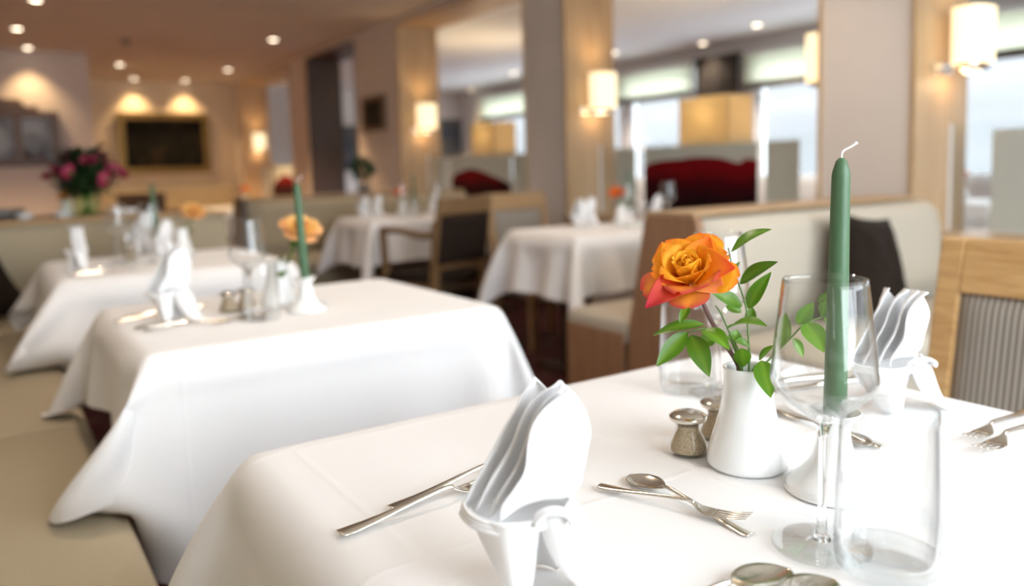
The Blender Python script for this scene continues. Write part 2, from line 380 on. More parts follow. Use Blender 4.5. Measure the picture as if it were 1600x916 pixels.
def cushion(x0, x1, y0, y1, z0, z1, r=.03):
    """upholstered slab with softly rounded, slightly crowned top"""
    def prof(t):   # t 0..1 around a rounded section
        return t
    bm_v, bm_f = [], []
    nx, ny = 14, 14
    def ss(u):     # edge-dense parameter
        e = r/1.0
        return u
    xs = [x0, x0+.25*r, x0+r] + [x0+r+(x1-x0-2*r)*i/8 for i in range(1, 8)] + [x1-r, x1-.25*r, x1]
    ys = [y0, y0+.25*r, y0+r] + [y0+r+(y1-y0-2*r)*i/8 for i in range(1, 8)] + [y1-r, y1-.25*r, y1]
    def top(x, y):
        d = min(x-x0, x1-x, y-y0, y1-y)
        h = z1 if d >= r else z1 - r + math.sqrt(max(0, r*r-(r-d)**2))
        return h
    n, m = len(xs), len(ys)
    v = [(x, y, top(x, y)) for x in xs for y in ys]; f = []
    for i in range(n-1):
        for j in range(m-1): f.append((i*m+j, (i+1)*m+j, (i+1)*m+j+1, i*m+j+1))
    ring = [i*m for i in range(n)] + [(n-1)*m+j for j in range(1, m)] + [i*m+m-1 for i in range(n-2, -1, -1)] + [j for j in range(m-2, 0, -1)]
    k = len(v); v += [(v[q][0], v[q][1], z0) for q in ring]
    for a in range(len(ring)): b = (a+1) % len(ring); f.append((ring[b], ring[a], k+a, k+b))
    f.append(tuple(range(k, k+len(ring))))
    return v, f
# ------------------------------------------------------------------ the room
XW, XB, XO = 3.694, 4.15, 8.2      # face of the partition wall, its back, window wall of the room beyond
YE, CH, TOPZ, SILL = 14.2, 2.65, 2.57, .71
def struct(name, vf, m, parent=None, smooth=False, **k):
    o = obj(name, vf, m, parent, smooth, **k)
    if not parent: o['kind'] = 'structure'
    return o
struct('floor', box(-.65, 8.6, -1.5, 14.4, -.1, 0), 'carpet')
struct('ceiling', box(-.65, 4.0, -1.5, 14.4, CH, CH+.12), 'ceiling_paint')
struct('ceiling_beyond', box(4.0, 8.6, -1.5, 14.4, CH-.05, CH+.12), 'white_paint')
OPEN = [(-.62, 2.1053), (2.6327, 4.7922), (5.3485, 7.6403), (8.8101, 10.40), (11.1534, 13.7047)]
B = .022
segs = []; prev = -1.3
for i, (a, b) in enumerate(OPEN):
    segs.append(box(XW, XB, prev, a-B, 0, CH)); prev = b+B
    segs.append(box(XW, XB, a-B, b+B, TOPZ+B, CH))
    if i != 3: segs.append(box(XW, XB, a-B, b+B, 0, SILL-.03))
segs.append(box(XW, XB, prev, YE, 0, CH))
struct('wall_right', join(*segs), 'plaster')
for i, (a, b) in enumerate(OPEN):
    t = bpy.data.objects.new('trim_%d' % (i+1), None); COL.objects.link(t); t['kind'] = 'structure'
    w = 'dark_wood' if i == 3 else 'oak_jamb'; z0 = 0 if i == 3 else SILL
    obj('jamb', box(XW-.012, XB+.01, b, b+B, z0, TOPZ), w, t, False, bevel=.002)
    obj('jamb', box(XW-.012, XB+.01, a-B, a, z0, TOPZ), w, t, False, bevel=.002)
    obj('head_board', box(XW-.012, XB+.01, a-B, b+B, TOPZ, TOPZ+B), w, t, False, bevel=.002)
    if i != 3:
        obj('sill_board', box(XW-.03, XB+.02, a-B, b+B, SILL-.03, SILL), w, t, False, bevel=.003)
        obj('apron', box(XW-.018, XW, a-B, b+B, SILL-.10, SILL-.03), w, t, False, bevel=.002)
struct('wall_end', box(-.65, XB, YE, YE+.15, 0, CH), 'plaster_cream')
struct('wall_end_beyond', box(XB, 8.6, YE, YE+.15, 0, CH), 'white_paint')
struct('wall_chimney', box(-.5, 1.22, 11.4, YE, 0, CH), 'plaster')
struct('wall_left', box(-.68, -.53, -1.3, YE, 0, CH), 'plaster')
# back wall with the big window behind the viewer
struct('wall_back', join(box(-.5, .1, -1.45, -1.3, 0, CH), box(3.6, XO, -1.45, -1.3, 0, CH), box(.1, 3.6, -1.45, -1.3, 0, .72), box(.1, 3.6, -1.45, -1.3, 2.6, CH)), 'plaster')
def window(name, axis, at, lo, hi, z0, z1, bars):
    t = bpy.data.objects.new(name, None); COL.objects.link(t); t['kind'] = 'structure'
    def bx(a, b, c, d, e=.06):
        return box(a, b, at-e/2, at+e/2, c, d) if axis == 'y' else box(at-e/2, at+e/2, a, b, c, d)
    obj('frame_rail', bx(lo, hi, z0, z0+.07), 'window_white', t, False); obj('frame_rail', bx(lo, hi, z1-.07, z1), 'window_white', t, False)
    ps = [lo] + bars + [hi]
    for k, p in enumerate(ps):
        p0 = p if k == 0 else (p-.09 if k == len(ps)-1 else p-.045)
        obj('mullion', bx(p0, p0+.09, z0+.07, z1-.07), 'window_white', t, False)
    for k in range(len(ps)-1):
        a = ps[k]+(.09 if k == 0 else .045); b = ps[k+1]-(.09 if k == len(ps)-2 else .045)
        obj('pane', bx(a, b, z0+.07, z1-.07, .006), 'pane_glass', t, False)
window('window_1', 'y', -1.37, .1, 3.6, .72, 2.6, [1.27, 2.43])
# the room beyond: long window wall
WIN = [(-1.1, 2.6), (2.9, 6.78), (7.72, 9.16), (9.3, 13.2)]
segs = [box(XO, XO+.2, -1.3, YE, 0, .82), box(XO, XO+.2, -1.3, YE, 2.42, CH)]; prev = -1.3
for a, b in WIN: segs.append(box(XO, XO+.2, prev, a, .82, 2.42)); prev = b
segs.append(box(XO, XO+.2, prev, YE, .82, 2.42))
struct('wall_beyond', join(*segs), 'white_paint')
for k, (a, b) in enumerate(WIN):
    window('window_%d' % (k+2), 'x', XO+.08, a, b, .82, 2.42, [a+(b-a)*.5] if b-a > 2 else [])
    area('daylight_beyond_window', (XO-.03, (a+b)/2, 1.45), (0, PI/2, 0), 1.2, b-a-.2, 1, (1, 1, 1), True)
# outdoors: misty hillside rising beyond the windows
def hillf(u, v):
    y = -60+160*u; d = v
    return (12+70*d, y, -3+d*17+1.2*noise.noise(Vector((y*.05, d*6, 0))))
o = obj('hillside', grid(hillf, 30, 14), 'hill'); o['kind'] = 'structure'
o = obj('bounce_terrace', box(8.45, 12.5, -10, 30, -.6, -.35), 'bounce_white', None, False); o['kind'] = 'structure'
# the terrace above is kept white to bounce daylight onto the ceiling beyond
# ------------------------------------------------------------------ ceiling lights
def downlight(loc, label, power, size=95, color=WARM):
    t = thing('downlight', label, 'ceiling light', loc, 0, 'recessed ceiling downlights')
    obj('trim_ring', lathe([(.048, -.004), (.062, -.006), (.066, 0), (.048, 0)], 24), 'chrome', t)
    obj('lamp_face', lathe([(.001, -.003), (.047, -.003)], 20), 'downlight_glow', t)
    spot('downlight_beam', (loc[0], loc[1], loc[2]-.03), power, size, color=color)
    return t
DL = [((.42, 9.82), 'lit downlight in the far left ceiling, before the chimney block'), ((.57, 11.17), 'lit downlight close to the chimney block, above the glazed cabinet'),
      ((1.71, 12.34), 'lit downlight nearer of two left of the dark painting'), ((2.13, 14.0), 'small lit downlight washing the left half of the dark painting'),
      ((2.90, 14.0), 'small lit downlight washing the right half of the dark painting'), ((3.18, 12.39), 'lit downlight near the far opening with the small wall lamp'),
      ((2.97, 9.46), 'lit downlight above the aisle, before the dark passage'), ((.51, 8.22), 'lit downlight at the top left edge of the photo')]
for (x, y), lab in DL: downlight((x, y, CH), lab, 400 if y < 10.5 else (480 if y < 13 and x > 1 else (48 if x < 1 else 62)), 95)
for (x, y), lab in [((2.6, 6.6), 'lit downlight in the ceiling before the second opening, above the frame'), ((1.3, 4.2), 'lit downlight over the third table, above the frame'), ((2.9, 2.6), 'lit downlight over the booths, above the frame'), ((.6, 1.9), 'lit downlight over the middle table, above the frame')]:
    downlight((x, y, CH), lab, 50, 120, (1, .80, .62))
CB = CH-.05
for (x, y), lab in [((7.39, 6.07), 'lit downlight in the grey ceiling beyond, right of the brown curtain'), ((7.29, 8.39), 'lit downlight beyond, at the back edge of the oak jamb'),
                    ((7.28, 10.84), 'lit downlight beyond, above the small painting and wall lamp'), ((7.85, 7.31), 'lit downlight beyond, over the brown curtain')]:
    downlight((x, y, CB), lab, 230 if x < 7.6 else 18, 120, (1, .86, .74))
downlight((8.0-.0, 13.4, CB), 'lit downlight beyond, washing the wall over the blue picture', 110, 60)
sd = thing('smoke_detector', 'small dark round smoke detector on the ceiling', 'detector', (1.48, 10.12, CH))
obj('housing', lathe([(.002, -.045), (.035, -.042), (.05, -.02), (.055, 0)], 24), 'grey_shell', sd); obj('sensor_cap', lathe([(.002, -.06), (.02, -.056), (.022, -.043)], 16), 'grey_shell', sd)

# ------------------------------------------------------------------ wall lamps on the oak jambs
def sconce(loc, rz, label):
    """local: jamb face at y=0, lamp stands out along -y"""
    t = thing('wall_lamp', label, 'wall lamp', loc, rz, 'wall lamps on the oak jambs')
    def sh(u, v):
        a = 2*PI*u; c, s = math.cos(a), math.sin(a); e = .72
        k = 1 - .02*(1-v)
        return (math.copysign(abs(c)**e, c)*.105*k, -.135+math.copysign(abs(s)**e, s)*.078*k, .0+.255*v)
    obj('lamp_shade', grid(sh, 32, 6, True), 'lamp_shade_glow', t)
    def tray(u, v):
        a = 2*PI*u; r = [1.0, 1.03, .8, .45][min(3, int(v*3+.5))]; z = [-.004, -.016, -.03, -.036][min(3, int(v*3+.5))]
        return (math.cos(a)*.096*r, -.135+math.sin(a)*.072*r, z)
    obj('tray', grid(tray, 28, 3, True), 'chrome', t)
    obj('lens', xf(lathe([(.001, 0), (.032, -.004), (.04, .004)], 20), Matrix.Translation((0, -.135, -.040))), 'lamp_lens_glow', t)
    obj('arm', join(bar((-.0, 0, -.018), (0, -.075, -.018), .045, .022)), 'chrome', t, False, bevel=.004)
    obj('back_plate', box(-.105, .06, -.014, 0, -.04, .01), 'chrome', t, False, bevel=.003)
    M = Matrix.Translation(loc) @ Matrix.Rotation(rz, 4, 'Z')
    p = M @ Vector((0, -.09, -.085)); bulb('wall_lamp_glow_down', p, .7, (1, .66, .34), .03)
    p = M @ Vector((0, -.14, .27)); u = spot('wall_lamp_glow_up', p, 5, 130, .9, (1, .68, .34), .05); u.rotation_euler = (PI, 0, 0)
SX, SZ = 3.93, 1.51
sconce((SX, OPEN[0][1], SZ), 0, 'glowing cream wall lamp nearest the viewer, at the top right')
sconce((SX, OPEN[1][1], SZ), 0, 'glowing cream wall lamp left of the opening with the wide poppy')
sconce((SX, OPEN[2][1], SZ), 0, 'glowing cream wall lamp left of the smaller poppy panel')
sconce((SX, OPEN[4][1], SZ), 0, 'small glowing wall lamp farthest away, right of the dark painting')
sconce((SX, OPEN[1][0], SZ), PI, 'wall lamp peeping out behind the jamb right of the wide poppy')
sconce((SX, OPEN[2][0], SZ), PI, 'wall lamp just peeping out behind the pillar right of the smaller poppy')

# ------------------------------------------------------------------ printed glass screens standing on the sills
GX = 4.0
def screen(a, b, strips, panel, top, label, bot=SILL):
    t = thing('glass_screen', label, 'glass screen', (GX, 0, 0), 0, 'printed glass screens in the openings')
    obj('pane', box(-.004, .004, a+.004, b-.012, bot, 1.235), 'pane_glass', t, False)
    obj('polished_edge', box(-.006, .006, b-.011, b-.001, bot, 1.235), 'window_white', t, False)
    for y0, y1 in strips: obj('frosted_strip', box(-.009, -.006, y0, y1, bot+.005, 1.197), 'frosted_print', t, False)
    if panel:
        obj('frosted_strip', box(-.009, -.006, panel[0], panel[1], bot+.005, 1.197), 'frosted_print', t, False)
        pts = spline([(panel[0]+(panel[1]-panel[0])*s, z) for s, z in top], 6)
        poly = [(panel[0], bot+.006)] + [(panel[1], bot+.006)] + [tuple(p) for p in pts][::-1]
        obj('poppy_picture', prism(poly, -.013, -.0095, 'x'), 'poppy_print', t, False)
screen(OPEN[1][0], OPEN[1][1], [(4.37, 4.60), (2.97, 3.21)], (3.27, 4.28),
       [(0, 1.085), (.09, 1.095), (.15, 1.07), (.3, 1.105), (.5, 1.115), (.65, 1.105), (.8, 1.10), (.93, 1.085), (1, 1.055)], 'glass screen printed with a wide dark red poppy, above the booth')
screen(OPEN[2][0], OPEN[2][1], [(7.26, 7.46), (5.80, 5.99)], (6.02, 7.12),
       [(0, .90), (.08, .95), (.3, 1.01), (.5, 1.06), (.66, 1.08), (.8, 1.06), (.93, 1.03), (1, .97)], 'glass screen printed with a peaked red poppy, behind the brown chair')
screen(OPEN[4][0], OPEN[4][1], [(13.3, 13.52), (11.6, 11.8)], (11.85, 13.15),
       [(0, .92), (.2, 1.0), (.5, 1.06), (.8, .99), (1, .88)], 'small distant glass screen with a dull red poppy beside the farthest lamp')
screen(OPEN[0][0], OPEN[0][1], [(1.72, 1.90), (1.50, 1.72), (.2, .42)], None, None, 'clear glass screen with frosted bands at the right edge')

# ------------------------------------------------------------------ room beyond: blinds, curtain, box lamps, pictures
def blind(y0, y1, label):
    t = thing('roman_blind', label, 'blind', (8.1, 0, 0), 0, 'roman blinds in the room beyond')
    def f(u, v): return (.03*math.sin(v*PI*3)**2-.02+.004*math.sin(u*60), y0+(y1-y0)*u, 2.40-.36*v)
    obj('blind_cloth', grid(f, 60, 12), 'blind_cloth', t, solid=.004)
    obj('head_rail', box(-.03, .10, y0, y1, 2.40, 2.44), 'window_white', t, False)
    obj('trim_band', box(-.035, .02, y0, y1, 1.97, 2.05), 'blind_trim', t, False)
blind(2.7, 6.86, 'pale roman blind with dark hem, right of the brown curtain'); blind(7.70, 13.3, 'pale roman blind with dark hem, left of the brown curtain')
t = thing('curtain', 'gathered dark brown curtain on the pier between two windows', 'curtain', (8.1, 0, 0))
def f(u, v): return (.035*math.sin(u*PI*16)-.03, 6.93+.70*u, 2.42-2.415*v)
obj('curtain_fabric', grid(f, 128, 4), 'curtain_brown', t, solid=.006); obj('curtain_rail', box(-.07, .10, 6.9, 7.66, 2.42, 2.45), 'blind_trim', t, False)
def box_lamp(x, y, label):
    t = thing('box_lamp', label, 'floor lamp', (x, y, 0), 0, 'square shaded floor lamps beyond the screens')
    s = .27; q = .15
    obj('lamp_shade', join(box(-q, -q+.006, -s, s, 1.2, 1.62), box(q-.006, q, -s, s, 1.2, 1.62), box(-q+.006, q-.006, -s, -s+.006, 1.2, 1.62), box(-q+.006, q-.006, s-.006, s, 1.2, 1.62)), 'box_lamp_shade', t, False)
    obj('bulb', xf(lathe([(.002, -.05), (.03, -.035), (.04, 0), (.03, .035), (.002, .05)], 16), Matrix.Translation((0, 0, 1.42))), 'lamp_lens_glow', t)
    obj('pole', lathe([(.012, .03), (.012, 1.37)], 12), 'chrome', t)
    obj('base', lathe([(.001, .03), (.14, .028), (.15, .012), (.15, 0), (.001, 0)], 28), 'chrome', t)
    obj('shade_carrier', join(bar((-.148, 0, 1.3), (.148, 0, 1.3), .008, .008), bar((0, -.265, 1.3), (0, .265, 1.3), .008, .008)), 'chrome', t, False)
    bulb('box_lamp_bulb', (x, y, 1.47), 46, (1, .76, .44), .05)
m = bpy.data.materials.new('box_lamp_shade'); m.use_nodes = True; nt = m.node_tree; nt.nodes.remove(nt.nodes['Principled BSDF'])
d = nt.nodes.new('ShaderNodeBsdfDiffuse'); d.inputs[0].default_value = (.82, .74, .58, 1); tr = nt.nodes.new('ShaderNodeBsdfTranslucent'); tr.inputs[0].default_value = (.88, .76, .52, 1)
mx = nt.nodes.new('ShaderNodeMixShader'); mx.inputs[0].default_value = .68; nt.links.new(d.outputs[0], mx.inputs[1]); nt.links.new(tr.outputs[0], mx.inputs[2]); nt.links.new(mx.outputs[0], nt.nodes['Material Output'].inputs['Surface'])
MAT['box_lamp_shade'] = m
box_lamp(5.15, 4.66, 'glowing square shaded lamp above the wide poppy screen'); box_lamp(5.15, 8.15, 'glowing square shaded lamp above the peaked poppy screen')

def framed(name, label, cat, wall, c, w, h, rail, fm, cm, depth=.05):
    """wall 'y': hangs on a wall facing -y ; 'x': on a wall facing -x"""
    t = thing(name, label, cat, c, 0 if wall == 'y' else -PI/2)
    W2, H2 = w/2, h/2
    for pts in ([(-W2, -H2), (W2, -H2), (W2-rail, -H2+rail), (-W2+rail, -H2+rail)], [(-W2, H2), (W2, H2), (W2-rail, H2-rail), (-W2+rail, H2-rail)],
                [(-W2, -H2), (-W2, H2), (-W2+rail, H2-rail), (-W2+rail, -H2+rail)], [(W2, -H2), (W2, H2), (W2-rail, H2-rail), (W2-rail, -H2+rail)]):
        obj('frame_rail', prism(pts, -depth, 0, 'y'), fm, t, False, bevel=.008)
    obj('canvas', box(-W2+rail*.9, W2-rail*.9, -.02, -.008, -H2+rail*.9, H2-rail*.9), cm, t, False)
    return t
framed('painting', 'large dark landscape painting in a gilt frame on the far wall', 'painting', 'y', (2.56, YE-.002, 1.63), 1.42, 1.0, .11, 'gold_frame', 'canvas_dark', .07)
framed('painting', 'small dark framed picture on the pillar before the smaller poppy opening', 'painting', 'x', (XW-.002, 8.27, 1.715), .58, .39, .055, 'dark_frame', 'canvas_dark', .04)
framed('painting', 'blue grey picture on the far wall seen over the poppy screen', 'painting', 'y', (8.1-.2, YE-.002, 1.70), .85, .78, .05, 'grey_shell', 'canvas_blue', .04)
framed('painting', 'dark green picture seen through the dark passage', 'painting', 'y', (5.62, YE-.002, 1.52), .62, .85, .04, 'grey_shell', 'canvas_blue', .04)
# glazed wall cabinet on the chimney block
t = thing('wall_cabinet', 'dark wooden wall cabinet with bright glazed doors and carved crest', 'cabinet', (.2, 11.4, 0))
obj('carcass', join(box(-.62, .64, -.06, -.005, 1.25, 1.31), box(-.62, .64, -.14, -.005, 1.86, 1.91), box(-.62, -.57, -.14, -.005, 1.31, 1.86), box(.59, .64, -.14, -.005, 1.31, 1.86), box(-.57, .59, -.02, -.005, 1.31, 1.86)), 'dark_frame', t, False)
for a, b in ((-.57, -.19), (-.19, .20), (.20, .59)):
    d = obj('door', join(box(a, a+.045, -.15, -.12, 1.31, 1.86), box(b-.045, b, -.15, -.12, 1.31, 1.86), box(a+.045, b-.045, -.15, -.12, 1.31, 1.345), box(a+.045, b-.045, -.15, -.12, 1.825, 1.86)), 'dark_frame', t, False)
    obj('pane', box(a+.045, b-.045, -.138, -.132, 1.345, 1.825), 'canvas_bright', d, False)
obj('crest', prism(spline([(-.6, 1.91), (-.55, 2.05), (-.2, 2.07), (.1, 2.06), (.24, 2.055), (.28, 1.99), (.33, 1.97), (.40, 1.96), (.43, 1.91)], 4), -.12, -.03, 'y'), 'dark_frame', t, False, bevel=.01)
obj('finial', xf(tube([(.02*math.cos(a/3)+.0, 0, .04*math.sin(a/3)) for a in range(0, 16)], .012, 8), Matrix.Translation((.40, -.08, 1.94))), 'dark_frame', t)
# ------------------------------------------------------------------ seating
bq = thing('banquette', 'long beige upholstered bench along the left side', 'bench', (0, 0, 0))
for y0, y1 in ((-1.2, .32), (.32, 2.285), (2.285, 4.19)):
    obj('seat_cushion', cushion(-.46, .185, y0+.0015, y1-.0015, .33, .462, .035), 'bench_fabric', bq)
obj('plinth', box(-.46, .12, -1.2, 4.19, 0, .33), 'dark_wood', bq, False)
obj('backrest', cushion(-.5, -.38, -1.2, 4.19, .462, .98, .03), 'bench_fabric', bq)
pt = thing('partition_bench_back', 'beige upholstered bench back crossing behind the third table', 'bench back', (0, 0, 0))
obj('padding', cushion(-.49, 1.03, 4.20, 4.31, .12, .885, .03), 'bench_fabric', pt); obj('plinth', box(-.49, 1.03, 4.21, 4.30, 0, .12), 'dark_wood', pt, False)
obj('cap_rail', box(-.49, 1.04, 4.195, 4.33, .885, .90), 'oak', pt, False, bevel=.004)
sb = thing('sideboard', 'brown sideboard behind the bench back, carrying the pink roses', 'sideboard', (0, 0, 0))
obj('carcass', box(-.49, 1.02, 4.36, 4.86, .06, .87), 'sideboard_wood', sb, False); obj('top', box(-.49, 1.05, 4.345, 4.88, .87, .895), 'sideboard_wood', sb, False, bevel=.004)
for x0 in (-.47, .03, .53): d = obj('door', box(x0, x0+.48, 4.86, 4.878, .1, .85), 'sideboard_wood', sb, False, bevel=.003); obj('knob', xf(lathe([(.012, 0), (.014, .02), (.002, .024)], 12), Matrix.Translation((x0+.42, 4.878, .5)) @ Matrix.Rotation(-PI/2, 4, 'X')), 'chrome', d)
obj('plinth', box(-.45, .98, 4.40, 4.82, 0, .06), 'dark_wood', sb, False)

def booth(label, x0, x1, yn, m_end, m_fab, seats=(True, True)):
    """back to back booth across the aisle: near back face at yn, end panel at x0"""
    t = thing('booth_bench', label, 'booth bench', (0, 0, 0), 0, 'back to back booth benches by the openings')
    obj('end_panel', prism([(yn+.02, 0), (yn+.48, 0), (yn+.45, .46), (yn+.36, .865), (yn+.345, .885), (yn+.10, .885), (yn+.085, .865), (yn+.02, .40)], x0, x0+.032, 'x'), m_end, t, False, bevel=.006)
    for s, (ya, yb) in enumerate(((yn-.46, yn+.02), (yn+.47, yn+.86))):
        if not seats[s]: continue
        obj('seat_end_panel', box(x0, x0+.03, ya+.02, yb, 0, .40), m_end, t, False, bevel=.004)
        obj('seat_base', box(x0+.03, x1, ya+.05, yb, 0.08, .36), m_fab, t, False); obj('seat_cushion', cushion(x0+.005, x1, ya, yb, .36, .462, .03), m_fab, t)
    # reclined back pads
    def pad(yb0, yt0, d, zb, zt, sgn):
        def shp(z): return yb0 + (yt0-yb0)*(z-zb)/(zt-zb)
        xa, xb = x0+.04, x1
        out = []; r = .07
        prof = []
        for (z, k) in ((zb, 0), (zb+.1, .8), (zb+.2, 1), (zt-.12, 1), (zt-.04, .85), (zt, .35)):
            prof.append((z, k))
        def f(u, v):
            z = None; q = v*(len(prof)-1); i = min(int(q), len(prof)-2); w = q-i
            z = prof[i][0]*(1-w)+prof[i+1][0]*w; k = prof[i][1]*(1-w)+prof[i+1][1]*w
            x = xa+(xb-xa)*u
            e = min(1, (xb-x)/r); zz = z - (1-math.sqrt(max(0, 1-(1-e)**2)))*r*.9*(z-zb)/(zt-zb)
            ee = min(1, (x-xa)/.03, (xb-x)/.03); ee = math.sqrt(max(0, 1-(1-ee)**2))
            return (x, shp(z) + sgn*d*k*ee, zz)
        front = grid(f, 30, 15)
        def g(u, v): p = f(u, v); return (p[0], shp(zb+(zt-zb)*v), p[2])
        back = grid(g, 30, 15)
        return join(front, back)
    obj('back_pad', pad(yn+.07, yn+.115, .075, .44, .875, -1), m_fab, t)
    obj('back_pad', pad(yn+.42, yn+.33, .07, .44, .875, 1), m_fab, t)
    obj('back_board', prism([(yn+.07, .1), (yn+.42, .1), (yn+.33, .872), (yn+.115, .872)], x0+.032, x1-.03, 'x'), m_fab, t, False)
    obj('ledge', box(x0+.0, x1-.05, yn+.10, yn+.35, .885, .90), 'oak_jamb', t, False, bevel=.004)
    return t
booth('beige booth with brown wooden end panel, under the wide poppy screen', 2.10, 3.66, 1.90, 'booth_wood', 'booth_fabric')
booth('distant beige booth with dark end panel, under the dark passage', 1.64, 3.66, 6.12, 'dark_wood', 'bench_fabric', (True, False))
# end wall bench
eb = thing('wall_bench', 'far bench below the dark painting on the end wall', 'bench', (0, 0, 0))
obj('seat_cushion', cushion(1.3, 3.6, 13.5, 14.0, .36, .46, .03), 'bench_fabric', eb); obj('backrest', cushion(1.3, 3.6, 14.0, 14.19, .36, .9, .03), 'bench_fabric', eb); obj('plinth', box(1.3, 3.6, 13.55, 14.19, 0, .36), 'dark_wood', eb, False)

def pillow(name, label, loc, rot, w, h, d, m):
    t = thing(name, label, 'cushion', loc); t.rotation_euler = rot
    def f(sg):
        def q(u, v):
            x, y = 2*u-1, 2*v-1
            k = (max(0, (1-x*x)*(1-y*y)))**.42
            pinch = 1 - .09*(1-abs(x)**1.5)*0 ; ex = 1-.10*(1-y*y)*abs(x)**3*0
            # edges bow in between the corners
            X = x*w/2*(1-.10*(1-y*y)*abs(x))*(1-.20*y); Y = y*h/2*(1-.10*(1-x*x)*abs(y))
            return (X, sg*d/2*k + .012*noise.noise(Vector((x*2.5, y*2.5, sg)))*k, Y)
        return q
    obj('cover', join(grid(f(1), 18, 18), grid(f(-1), 18, 18)), m, t)
    pts = [(s*w/2*(1-.10*(1-q*q)), 0, q*h/2) for s, q in [(1, -1+.2*i) for i in range(11)]]
    obj('piping', join(tube([(w/2*(1-.10*(1-q*q))*(1-.20*q), 0, q*h/2) for q in [-1+.1*i for i in range(21)]], .004, 6), tube([(-w/2*(1-.10*(1-q*q))*(1-.20*q), 0, q*h/2) for q in [-1+.1*i for i in range(21)]], .004, 6),
        tube([(q*w/2*.8, 0, h/2*(1-.10*(1-q*q))) for q in [-1+.1*i for i in range(21)]], .004, 6), tube([(q*w/2*1.2, 0, -h/2*(1-.10*(1-q*q))) for q in [-1+.1*i for i in range(21)]], .004, 6)), m, t)
    return t
pillow('cushion', 'dark brown velvet cushion leaning on the beige booth back', (2.85, 1.795, .655), (math.radians(-14), math.radians(9), math.radians(0)), .44, .42, .13, 'cushion_velvet')
pillow('cushion', 'dark brown cushion on the left bench before the bench back', (-.09, 4.06, .64), (math.radians(-12), math.radians(-14), 0), .34, .36, .12, 'cushion_velvet')

# chairs: local front is +y, seat centre at the origin, on the floor
def chair(label, loc, rz, outer, inner, arms, w_frame='chair_oak', group='oak framed dining chairs'):
    t = thing('dining_chair', label, 'chair', loc, rz, group)
    W = .23
    def back_y(z): return -.205 - max(0, z-.44)*.15
    for s in (-1, 1):
        obj('stile', join(prism([(back_y(.0)-.0, 0), (back_y(0)+.04, 0), (back_y(.45)+.045, .45), (back_y(.92)+.03, .92), (back_y(.92), .92), (back_y(.45), .45)], s*W-.024*(1 if s > 0 else -1)-.024, s*W-.024*(1 if s > 0 else -1)+.024, 'x')), w_frame, t, False, bevel=.005)
        obj('leg', bar((s*(W-.022), .21, 0), (s*(W-.022), .21, .42), .042, .042, (0, 1, 0)), w_frame, t, False, bevel=.005)
        obj('side_rail', box(s*(W-.022)-.012, s*(W-.022)+.012, -.17, .19, .36, .42), w_frame, t, False, bevel=.003)
        if arms:
            pts = spline([(s*(W-.01), -.235, .72), (s*(W+.0), -.12, .70), (s*(W+.005), .05, .73), (s*W, .21, .73)], 5)
            obj('armrest', tube(pts, .020, 8), w_frame, t); obj('arm_post', bar((s*(W-.022), .21, .42), (s*W, .20, .725), .036, .036, (0, 1, 0)), w_frame, t, False, bevel=.004)
    obj('front_rail', box(-W+.04, W-.04, .198, .222, .36, .42), w_frame, t, False, bevel=.003)
    obj('seat', cushion(-W+.01, W-.01, -.20, .235, .42, .475, .025), inner, t)
    def rail(z0, z1): return prism([(back_y(z0)+.006, z0), (back_y(z0)+.036, z0), (back_y(z1)+.028, z1), (back_y(z1)+.0, z1)], -W+.046, W-.046, 'x')
    obj('top_rail', rail(.815, .92), w_frame, t, False, bevel=.005); obj('lower_rail', rail(.50, .54), w_frame, t, False, bevel=.004)
    def padf(sg):
        def q(u, v):
            x = -W+.048+(2*W-.096)*u; z = .542+.272*v
            k = min(1, 8*u, 8*(1-u))**.5 * min(1, 8*v, 8*(1-v))**.5
            return (x, back_y(z)+.018+sg*(.008+.010*k), z)
        return q
    def outf(u, v):
        x = -W+.014+(2*W-.028)*u; z = .535+.285*v; k = min(1, 8*u, 8*(1-u))**.5 * min(1, 8*v, 8*(1-v))**.5
        return (x, back_y(z)-.003-.012*k, z)
    obj('back_pad', grid(padf(1), 16, 12), inner, t, solid=.004); obj('outer_pad', grid(outf, 16, 12), outer, t, solid=.004)
    return t
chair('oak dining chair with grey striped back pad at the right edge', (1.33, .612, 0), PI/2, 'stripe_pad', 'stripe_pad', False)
chair('oak armchair with dark brown leather back between the two far tables', (2.26, 4.28, 0), math.radians(19), 'leather_brown', 'leather_brown', True, 'chair_oak_shaded')
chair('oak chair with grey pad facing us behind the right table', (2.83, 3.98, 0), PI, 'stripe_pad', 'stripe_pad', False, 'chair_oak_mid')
chair('small dark chair back far away below the painting', (1.35, 9.2, 0), 0, 'leather_brown', 'leather_brown', False, 'dark_wood')

